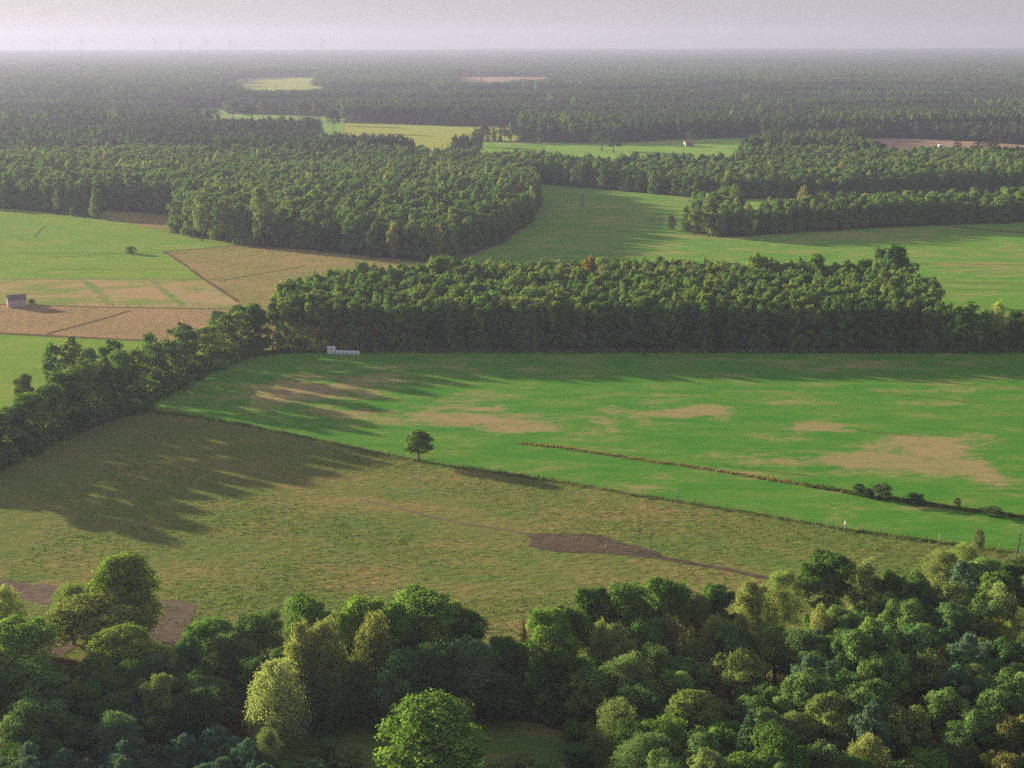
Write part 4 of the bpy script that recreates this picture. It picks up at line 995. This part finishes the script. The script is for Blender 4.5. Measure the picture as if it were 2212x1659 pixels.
rv = r2.random(len(a2)); zz = vnoise(a2[:, 0], a2[:, 1], 110.0); z3 = vnoise(a2[:, 0] - 900, a2[:, 1] + 700, 320.0)
for i in range(len(a2)):
    x, y = a2[i]; q = rv[i]; z = zz[i]
    sx = int((x * .92 + y * .38 + 30 * math.sin(y / 90)) // 210); sy = int((y * .92 - x * .38 + 26 * math.sin(x / 80)) // 130)
    fx = ((x * .92 + y * .38 + 30 * math.sin(y / 90)) / 210) % 1; fy = ((y * .92 - x * .38 + 26 * math.sin(x / 80)) / 130) % 1
    hv = ((sx * 73856093) ^ (sy * 19349663)) % 1000 / 1000.0; hv2 = ((sx * 83492791) ^ (sy * 2971215073)) % 1000 / 1000.0
    if (fx < .035 or fy < .05) and hv2 > .35: continue
    if hv < .30: sp = 'spruce' if q < .75 else 'mixed'
    elif hv < .62: sp = 'mixed' if q < .75 else 'oak' if q < .9 else 'spruce'
    elif hv < .85: sp = 'oak' if q < .6 else 'mixed' if q < .9 else 'birch'
    else: sp = 'mixed' if q < .5 else 'birch' if q < .75 else 'spruce'
    h = 11.5 + 8.0 * hv2 + 1.5 * z + r2.uniform(-1.8, 2.2) * (.5 + hv); w = {'spruce': 5.2, 'birch': 6.0}.get(sp, 7.2 + 2.2 * hv) * r2.uniform(.8, 1.25)
    lod = 2 if y < 1800 else 3
    inst.append((x, y, 0, r2.uniform(0, 6.28), w / W0, h / H0, proto_index(sp, lod, int(r2.integers(NV[lod])))))
dist_trees.sort(key=lambda o: P(o.location.x, o.location.y)[0])
for i, o in enumerate(dist_trees): o['label'] = f"{o['label']}, {ordw(i + 1)} from left of those standing singly"
# patches of forest for the far distance
def patch_mesh(seed):
    r = np.random.default_rng(seed); V = []; VA = []; n = 9; S_ = 70.0
    for i in range(n):
        for j in range(n):
            cx = (i + .5 + r.uniform(-.3, .3)) / n * S_ - S_ / 2; cyy = (j + .5 + r.uniform(-.3, .3)) / n * S_ - S_ / 2
            h = 15.5 + r.uniform(-3.0, 4.0); k = 20; d = unit(r.normal(size=(k, 3))); d[:, 2] = np.abs(d[:, 2])
            cen = np.array([cx, cyy, h * .55]) + d * np.array([4.3, 4.3, h * .45]) * (.75 + .3 * r.random((k, 1)))
            nn = unit(d + .5 * r.normal(size=(k, 3))); ln = 3.8 * (.7 + .6 * r.random(k))
            V.append(leaf_quads(cen, nn, ln, ln * .8, None, r)); VA.append(np.clip(r.random() * .6 + r.random(k) * .4, 0, 1))
    v = np.concatenate(V); return mesh_np('forest_patch', v, np.arange(len(v)), 4, (M['farmixed'],), attr={'leafvar': ('FACE', np.concatenate(VA))})
for s in range(4):
    o = link('distant_copse', patch_mesh(40 + s)); q = band(2700, 3200, 200, .2)[s * 3]
    o.location = (q[0], q[1], 0); tag(o, 'patch of the distant forest canopy', 'forest', 'patches of the distant forest', 'stuff'); protos.append(o)
pk = len(protos) - 4
for d0, d1, st, sc in ((2700, 8000, 62, 1.0), (8000, 12550, 84, 1.35)):
    b = band(d0, d1, st, .40); b = b[~in_fields(b[:, 0], b[:, 1])]
    hz = 1.0 + .22 * vnoise(b[:, 0], b[:, 1], 260.0) + r2.uniform(-.10, .10, len(b)) + .14 * vnoise(b[:, 0], b[:, 1], 1500.0)
    for i in range(len(b)):
        inst.append((b[i, 0], b[i, 1], 0, r2.integers(4) * PI / 2, sc, hz[i], pk + int(r2.integers(4))))
inst = np.array(inst); print('forest instances', len(inst))
fm = bpy.data.meshes.new('forest'); fm.vertices.add(len(inst)); fm.vertices.foreach_set('co', inst[:, :3].astype(np.float32).ravel())
av = fm.attributes.new('rot', 'FLOAT_VECTOR', 'POINT'); av.data.foreach_set('vector', np.stack([inst[:, 3] * 0, inst[:, 3] * 0, inst[:, 3]], 1).astype(np.float32).ravel())
av = fm.attributes.new('scl', 'FLOAT_VECTOR', 'POINT'); av.data.foreach_set('vector', np.stack([inst[:, 4], inst[:, 4], inst[:, 5]], 1).astype(np.float32).ravel())
av = fm.attributes.new('proto', 'INT', 'POINT'); av.data.foreach_set('value', inst[:, 6].astype(np.int32))
fo = link('forest', fm); tag(fo, 'hazy mixed forest stretching to the horizon', 'forest', kind='stuff')
ng = bpy.data.node_groups.new('forest_nodes', 'GeometryNodeTree')
ng.interface.new_socket('Geometry', in_out='INPUT', socket_type='NodeSocketGeometry'); ng.interface.new_socket('Geometry', in_out='OUTPUT', socket_type='NodeSocketGeometry')
gi = ng.nodes.new('NodeGroupInput'); go = ng.nodes.new('NodeGroupOutput'); jn = ng.nodes.new('GeometryNodeJoinGeometry')
def named(t, n):
    nd = ng.nodes.new('GeometryNodeInputNamedAttribute'); nd.data_type = t; nd.inputs['Name'].default_value = n; return nd.outputs[0]
arot = named('FLOAT_VECTOR', 'rot'); ascl = named('FLOAT_VECTOR', 'scl'); ak = named('INT', 'proto')
for i, po in enumerate(protos):
    oi = ng.nodes.new('GeometryNodeObjectInfo'); oi.inputs['Object'].default_value = po; oi.transform_space = 'ORIGINAL'
    oi.inputs['As Instance'].default_value = True
    cp = ng.nodes.new('FunctionNodeCompare'); cp.data_type = 'INT'; cp.operation = 'EQUAL'
    ng.links.new(ak, cp.inputs[2]); cp.inputs[3].default_value = i
    ip = ng.nodes.new('GeometryNodeInstanceOnPoints')
    ng.links.new(gi.outputs[0], ip.inputs['Points']); ng.links.new(cp.outputs[0], ip.inputs['Selection']); ng.links.new(oi.outputs['Geometry'], ip.inputs['Instance'])
    ng.links.new(arot, ip.inputs['Rotation']); ng.links.new(ascl, ip.inputs['Scale']); ng.links.new(ip.outputs[0], jn.inputs[0])
ng.links.new(jn.outputs[0], go.inputs[0])
md = fo.modifiers.new('scatter', 'NODES'); md.node_group = ng

# ------------------------------------------------------------------ rough grass and tussocks
def blades(name, pts, hts, mat, label, spread=.35, k=7, seed=1, cat='grass'):
    r = np.random.default_rng(seed); pts = np.repeat(np.asarray(pts), k, 0); h = np.repeat(np.asarray(hts), k) * r.uniform(.5, 1.2, len(pts)); n = len(pts)
    off = r.normal(size=(n, 2)) * spread; az = r.random(n) * 6.28
    b = np.stack([pts[:, 0] + off[:, 0], pts[:, 1] + off[:, 1], np.full(n, .02)], 1)
    s = np.stack([np.cos(az), np.sin(az), np.zeros(n)], 1) * (h * .42)[:, None]
    tp = b + np.stack([r.normal(size=n) * .3 * h, r.normal(size=n) * .3 * h, h], 1)
    v = np.stack([b - s, b + s, tp], 1).reshape(-1, 3)
    o = link(name, mesh_np(name, v, np.arange(n * 3), 3, (M[mat],), attr={'leafvar': ('FACE', r.random(n))}))
    return tag(o, label, cat, kind='stuff')
def along(pts, n, spread, r):
    ps = [G(*q) for q in pts]; L = [(b - a_).length for a_, b in zip(ps[:-1], ps[1:])]; cum = np.concatenate([[0], np.cumsum(L)])
    s = r.random(n) * cum[-1]; x = np.interp(s, cum, [p.x for p in ps]); y = np.interp(s, cum, [p.y for p in ps]); off = r.normal(size=n) * spread
    return np.stack([x, y + off], 1)
r3 = np.random.default_rng(9)
fp = along(FENCE, 1300, .55, r3); blades('rough_grass', fp, .12 + .4 * np.clip(vnoise(fp[:, 0] * 3, fp[:, 1] * 3, 9.0) + .2, 0, 1) * r3.random(len(fp)) + .15, 'weeds', 'strip of rough tall grass along the pasture fence', seed=2)
dp = along(DITCH, 1900, .5, r3); dp = dp[::2]; blades('reeds', dp, .22 + .22 * r3.random(len(dp)), 'drytuft', 'brown reeds and rough grass lining the ditch', seed=3)
d2 = along(DITCH[6:], 1100, .45, r3); blades('ditch_weeds', d2, .3 + .3 * r3.random(len(d2)), 'weeds', 'dark green weeds along the right half of the ditch', seed=4)
PP = FP['pasture']; xs = [p[0] for p in PP]; ys = [p[1] for p in PP]
tq = np.stack([r3.uniform(-90, 120, 60000), r3.uniform(205, 370, 60000)], 1); tq = tq[inside(PP, tq[:, 0], tq[:, 1])]
nn_ = vnoise(tq[:, 0], tq[:, 1], 9.0) + r3.normal(size=len(tq)) * .35
tq = tq[nn_ > .05][:13000]
blades('tussock_grass', tq, .14 + .16 * r3.random(len(tq)), 'tuft', 'tussocks of grass scattered over the pasture', spread=.22, k=5, seed=5)
gp = [(u, v) for u, v in ()]
ep = along([(590, 759), (1300, 760), (2050, 759), (2500, 759)], 2600, 1.1, r3); blades('wood_edge_grass', ep, .5 + .7 * r3.random(len(ep)), 'weeds', 'shaded tall grass at the foot of the long wood', seed=6)
hp = along([(600, 757), (545, 768), (450, 802), (380, 838), (300, 886), (230, 908), (110, 952), (0, 1003), (-100, 1045)], 1400, 1.0, r3); blades('hedge_bottom_grass', hp, .25 + .4 * r3.random(len(hp)), 'weeds', 'shaded grass under the hedgerow', seed=7)

# ------------------------------------------------------------------ fence
def fence(name, pts, spacing, label, hpost=1.25, special=None):
    ps = [G(*q) for q in pts]; c = [ps[0]]; acc = []
    cum = [0]
    for a_, b in zip(ps[:-1], ps[1:]): cum.append(cum[-1] + (b - a_).length)
    o = empty(name, ps[0]); tag(o, label, 'fence'); n = int(cum[-1] / spacing)
    tops = []
    for i in range(n + 1):
        s = min(i * spacing + random.uniform(-.5, .5), cum[-1]); x = np.interp(s, cum, [p.x for p in ps]); y = np.interp(s, cum, [p.y for p in ps])
        hh = hpost * random.uniform(.85, 1.12); b = MB(); lx, ly = random.uniform(-.06, .06), random.uniform(-.06, .06)
        b.tube([(0, 0, -.05), (lx * .5, ly * .5, hh * .5), (lx, ly, hh)], [.085, .08, .07], 6)
        m = 'palewood' if random.random() < .25 else 'postwood'
        b.build('post', M[m], o, loc=(x - ps[0].x, y - ps[0].y, 0)); tops.append((x - ps[0].x, y - ps[0].y, hh))
    b = MB()
    for z in (.45, .75, 1.0):
        for a_, q in zip(tops[:-1], tops[1:]): b.tube([(a_[0], a_[1], z), (q[0], q[1], z)], [.008, .008], 3, False)
    b.build('wire', M['wire'], o)
    return o
fence('pasture_fence', FENCE[:15], 4.2, 'post and wire fence running diagonally between bright meadow and pasture')
fence('field_fence', [(75, 656), (250, 662), (400, 665), (500, 667)], 5.0, 'post and wire fence along the dry brown field on the left', 1.2)
fence('track_fence', [(110, 958), (70, 975), (20, 996), (-60, 1032)], 3.5, 'row of fence posts along the foot of the hedgerow at the left edge', 1.3)
fence('hedge_fence', [(300, 890), (255, 903), (200, 922), (150, 940)], 4.0, 'fence posts along the hedgerow above the pasture', 1.3)
fence('garden_fence', [(660, 1562), (760, 1552), (860, 1545)], 2.5, 'pale garden fence posts at the back of the lawn', 1.3)
def post(u, v, h, r, mat, label, name='gate_post'):
    b = MB(); b.tube([(0, 0, -.05), (.02, 0, h * .6), (.03, .02, h)], [r, r * .97, r * .9], 8); b.box((.03, .02, h + .03), (r * 2.2, r * 2.2, .06))
    o = b.build(name, M[mat], loc=G(u, v)); tag(o, label, 'post'); return o
post(1461, 1083, 2.3, .12, 'bluepaint', 'tall blue-grey post on the pasture fence')
post(1502, 1091, 1.5, .14, 'palewood', 'short pale wooden post right of the tall blue-grey post')
post(1825, 1145, 1.7, .14, 'white', 'white-topped post, brightest on the pasture fence', 'marker_post')
post(1786, 1138, 1.6, .10, 'palewood', 'thin pale post left of the white-topped post')
post(2030, 1173, 1.7, .14, 'palewood', 'pale post on the fence just left of the yellowish tree')
post(1069, 502, 2.6, .35, 'white', 'small white post beside the dirt track by the left wood', 'marker_post')
post(914, 561, 2.2, .3, 'white', 'small white post at the corner of the left wood', 'marker_post')

# ------------------------------------------------------------------ dead trees
def dead_tree(u, v, h, label, seed, mat='deadbark', nb=14, lean=0.0, r0=.16, up=.9):
    o = empty('dead_tree', G(u, v)); tag(o, label, 'dead tree'); r = random.Random(seed)
    b = MB(); pts = [(lean * h * t * t + r.uniform(-.03, .03) * h * t, r.uniform(-.02, .02) * h, t * h) for t in (0, .15, .3, .5, .7, .85, 1)]
    b.tube(pts, [r0 * (1.5 if i == 0 else 1) * (1 - .9 * i / 6) for i in range(7)], 7); b.build('trunk', M[mat], o)
    c = MB()
    for k in range(nb):
        t = r.uniform(.25, .97); i = min(int(t * 6), 5); p = Vector(pts[i]).lerp(Vector(pts[i + 1]), .5)
        az = r.uniform(0, 6.28); L = h * r.uniform(.12, .28) * (1.2 - t); d = Vector((math.cos(az), math.sin(az), up)).normalized()
        q = p + d * L * .5; q2 = q + (d + Vector((0, 0, .5))).normalized() * L * .5
        c.tube([p, q, q2], [r0 * .32, r0 * .2, r0 * .08], 4, False)
        for m_ in range(3):
            e = q + Vector((r.uniform(-1, 1), r.uniform(-1, 1), r.uniform(.2, 1))).normalized() * L * .4; c.tube([q, e], [r0 * .14, r0 * .05], 3, False)
    c.build('branches', M[mat], o); return o
dead_tree(1406, 1197, 4.9, 'thin bare dead tree standing at the right end of the mud patch', 3, nb=16, r0=.13)
dead_tree(1310, 1181, 1.9, 'short forked grey stump standing in the mud patch', 5, 'palewood', 5, r0=.12)
dead_tree(2196, 1203, 5.2, 'dark crooked dead trunk at the right edge by the fence', 8, nb=12, lean=.12, r0=.24)
dead_tree(1257, 446, 8.0, 'bare brown dead tree alone in the shaded part of the long field', 12, nb=46, r0=.45, up=.6)

# ------------------------------------------------------------------ wrapped bales
prof = [(0.30, 0), (.55, .0), (.61, .05), (.625, .12), (.63, .6), (.625, 1.03), (.60, 1.12), (.52, 1.17), (.30, 1.155), (.12, 1.10), (.02, 1.09)]
bb = MB(); bb.lathe(prof, 24); bale_me = bb.mesh('wrapped_bale', M['wrap'], True)
pl, pr_ = G(711, 764.5), G(773, 766.5); n = 8; BL = ['leftmost column', 'second column', 'third from the left', 'fourth from the left', 'fifth from the left', 'sixth from the left', 'seventh from the left', 'at the right end of the row']
for i in range(n):
    p = pl.lerp(pr_, i / (n - 1)) + Vector((random.uniform(-.06, .06), random.uniform(-.25, .25), 0))
    for lv in range(2 if i < 2 else 1):
        o = link('hay_bale', bale_me, None, (p.x + lv * .03, p.y, .02 + lv * 1.17)); o.rotation_euler = (0, 0, random.uniform(0, 6)); s = random.uniform(.96, 1.04)
        o.scale = (s, s, 1)
        if i < 2: lb = f'white wrapped bale, {"upper" if lv else "lower"} one of the {"leftmost" if i == 0 else "second"} stack in the row'
        else: lb = f'white wrapped bale {BL[i]}' + ('' if i == 7 else ' in the row at the wood edge')
        tag(o, lb, 'hay bale', 'white wrapped bales at the wood edge')

# ------------------------------------------------------------------ buildings
def house(name, loc, rz, wx, dy, eave, ridge, wallm, roofm, label, cat, over=.3, windows=(), door=None, chimney=False, plank=False):
    o = empty(name, loc, rz); tag(o, label, cat)
    b = MB(); x, y = wx / 2, dy / 2
    b.poly([(-x, -y, 0), (x, -y, 0), (x, -y, eave), (-x, -y, eave)]); b.poly([(x, y, 0), (-x, y, 0), (-x, y, eave), (x, y, eave)])
    b.poly([(-x, y, 0), (-x, -y, 0), (-x, -y, eave), (-x, 0, ridge), (-x, y, eave)]); b.poly([(x, -y, 0), (x, y, 0), (x, y, eave), (x, 0, ridge), (x, -y, eave)])
    if plank:
        for k in range(int(wx / .5)): b.box((-x + .25 + k * .5, -y - .015, eave / 2), (.04, .03, eave))
        for k in range(int(dy / .5)): b.box((-x - .015, -y + .25 + k * .5, eave / 2), (.03, .04, eave))
    b.build('wall', M[wallm], o)
    r = MB(); X = x + over; sl_ = (ridge - eave) / y; ye = y + over; ze = eave - over * sl_; th = .14
    for sg in (-1, 1):
        q = [(-X, sg * ye, ze + .03), (X, sg * ye, ze + .03), (X, 0, ridge + .03), (-X, 0, ridge + .03)]
        up = [(a_[0], a_[1], a_[2] + th) for a_ in q]
        if sg > 0: q = q[::-1]; up = up[::-1]
        r.poly(up); r.poly(q[::-1])
        for i in range(4): r.poly([q[i], q[(i + 1) % 4], up[(i + 1) % 4], up[i]])
    ro = r.build('roof', M[roofm], o)
    if chimney:
        c = MB(); c.box((x * .3, 0, ridge + .5), (.7, .7, 1.3)); c.box((x * .3, 0, ridge + 1.18), (.85, .85, .1)); c.build('chimney', M['brick'], ro)
    for (wxp, side, zc, ww, hh_) in windows:
        f = MB(); yy = -y - .03 if side == 'f' else 0
        if side == 'f':
            f.box((wxp, yy, zc), (ww + .16, .06, hh_ + .16)); fr = f.build('window', M['white'], o); g_ = MB(); g_.box((wxp, yy - .035, zc), (ww, .03, hh_)); g_.build('pane', M['glass'], fr)
        else:
            f.box((-x - .03, wxp, zc), (.06, ww + .16, hh_ + .16)); fr = f.build('window', M['white'], o); g_ = MB(); g_.box((-x - .065, wxp, zc), (.03, ww, hh_)); g_.build('pane', M['glass'], fr)
    if door:
        f = MB(); f.box((door[0], -y - .04, 1.0), (door[1], .08, 2.0)); f.build('door', M['postwood'], o)
    return o
ps_ = G(32, 664); house('shed', (ps_.x, ps_.y + 2.2, 0), math.radians(25), 6.2, 4.4, 2.75, 4.1, 'plank', 'shedroof', 'small grey plank shed with a brown roof in the fields at the left edge', 'shed', .2, door=None, plank=True)
ph_ = G(118, 1572); house('brick_house', (ph_.x - 2.5, ph_.y + 2, 0), math.radians(38), 8, 6.5, 3.0, 5.6, 'brick', 'tile', 'orange brick house with a grey roof hidden among oaks at the lower left', 'house', .4,
                         windows=[(-2.2, 'f', 1.6, 1.0, 1.1), (2.2, 'f', 1.6, 1.0, 1.1), (0, 'g', 3.6, .7, .8), (-1.8, 'g', 1.5, .9, 1.0)], door=(0, 1.0), chimney=True)
pg = G(60, 1538); house('outbuilding', (pg.x, pg.y, 0), math.radians(-18), 4.2, 3.0, 2.1, 2.4, 'render', 'palesheet', 'small outbuilding with a pale sheet roof under the trees at the lower left', 'outbuilding', .15, door=(0, .9))
q = G(973, 262); house('farmhouse', (q.x, q.y, 0), .1, 22, 10, 6, 10, 'render', 'red', 'tiny pale orange farmhouse at the wood edge beyond the yellow field', 'house', .5, windows=[(-6, 'f', 3, 2, 2), (0, 'f', 3, 2, 2), (6, 'f', 3, 2, 2)], door=(3, 1.6))
q = G(1487, 316); house('hut', (q.x, q.y, 0), .3, 8, 6, 3.4, 5, 'render', 'red', 'pale hut under the isolated tree beside the far strip field', 'hut', .3, door=(0, 1.2))
q = G(613, 243); house('farmhouse', (q.x, q.y, 0), -.2, 30, 12, 5, 9, 'render', 'palesheet', 'low whitish farm building among the far hazy fields', 'house', .5, windows=[(-8, 'f', 3, 2, 2), (8, 'f', 3, 2, 2)], door=(0, 2.2))
q = G(2033, 321); 
b = MB(); b.box((0, 0, 1.9), (5.5, 2.6, 2.6)); b.box((0, 0, 3.3), (4.6, 2.2, .4)); o = empty('caravan', (q.x, q.y, 0), .1); b.build('body', M['white'], o)
for sx in (-1.1, 1.1):
    w_ = MB(); w_.box((sx, -1.33, .45), (.8, .25, .8)); w_.build('wheel', M['glass'], o)
g_ = MB(); g_.box((0, -1.33, 2.2), (2.0, .04, .9)); g_.build('window', M['glass'], o)
tag(o, 'small white caravan on the far ploughed field at the right', 'caravan')
# slim tower among the far trees
q = G(1037, 180); o = empty('tower', (q.x, q.y, 0)); tag(o, 'slender reddish tower rising from the distant forest', 'tower')
b = MB(); b.lathe([(2.4, 0), (2.2, 14), (2.1, 14.01)], 12); b.build('base', M['render'], o); b = MB(); b.lathe([(2.1, 14.02), (1.8, 27), (2.3, 27.3), (2.3, 29), (.3, 31)], 12); b.build('shaft', M['red'], o)

# ------------------------------------------------------------------ wind turbines on the horizon
def turbine_meshes():
    a_ = MB(); a_.lathe([(2.4, 0), (2.1, 40), (1.5, 100), (1.1, 138)], 12)
    n_ = MB(); n_.box((0, 1.5, 140), (4.5, 12, 4.5)); n_.lathe([(1.9, 0), (1.6, 1.5)], 10, (0, -5.5, 139.2))
    bl = MB()
    bl.v += [(-1.6, -.3, 1), (1.6, -.3, 1), (1.6, .5, 1), (-1.6, .5, 1), (-2.0, -.2, 14), (1.7, -.2, 14), (1.7, .3, 14), (-2.0, .3, 14), (-.4, -.1, 54), (.5, -.1, 54), (.5, .1, 54), (-.4, .1, 54)]
    for k in (0, 4):
        for i in range(4): bl.f.append([k + i, k + (i + 1) % 4, k + 4 + (i + 1) % 4, k + 4 + i])
    bl.f.append([8, 9, 10, 11]); bl.f.append([3, 2, 1, 0])
    return a_.mesh('tower', M['turbine']), n_.mesh('nacelle', M['turbine']), bl.mesh('blade', M['turbine'])
tm_ = turbine_meshes()
TU = [(338, 7000, 'first from the left of the four near each other'), (392, 6800, 'second of the four near each other'), (447, 7000, 'third of the four near each other'), (499, 7400, 'rightmost of the four near each other'), (698, 7600, 'standing alone at the right of the others'),
      (98, 9000, 'left of a faint trio'), (108, 8300, 'tallest of a faint trio'), (123, 9000, 'right of a faint trio'), (178, 8600, 'left of a very close pair'), (184, 8400, 'right of a very close pair'), (206, 9200, 'just right of the close pair'), (32, 9800, 'faintest, near the left edge')]
for i, (u, d, tx) in enumerate(TU):
    p = G(u, 140); p = Vector((p.x, p.y, 0)) * (d / math.hypot(p.x, p.y))
    tsc = random.uniform(.60, .66)
    o = empty('wind_turbine', p, random.uniform(-.5, .5), (tsc, tsc, tsc)); tag(o, f'wind turbine on the horizon, {tx}', 'wind turbine', 'wind turbines on the horizon')
    link('tower', tm_[0], o); link('nacelle', tm_[1], o); a0 = random.uniform(0, 2.09)
    for k in range(3):
        bl_ = link('blade', tm_[2], o, (0, -5.6, 140)); bl_.rotation_euler = (0, a0 + k * 2 * PI / 3, 0)

# ------------------------------------------------------------------ haze
b = MB(); b.box((0, 4750, 82.0), (25400, 16000, 166.0))
hm = newmat('haze'); t = NT(hm); pv = t.n('ShaderNodeVolumePrincipled'); ov = t.n('ShaderNodeOutputMaterial')
pv.inputs['Color'].default_value = (0.36, 0.395, 0.585, 1); pv.inputs['Density'].default_value = 0.000145; pv.inputs['Anisotropy'].default_value = 0.28
t.l(pv.outputs[0], ov.inputs['Volume']); hm.cycles.volume_sampling = 'DISTANCE'; cy.sample_clamp_indirect = 4.0
hz = b.build('haze', hm); tag(hz, 'thin pale evening haze over the plain', 'haze', kind='stuff')
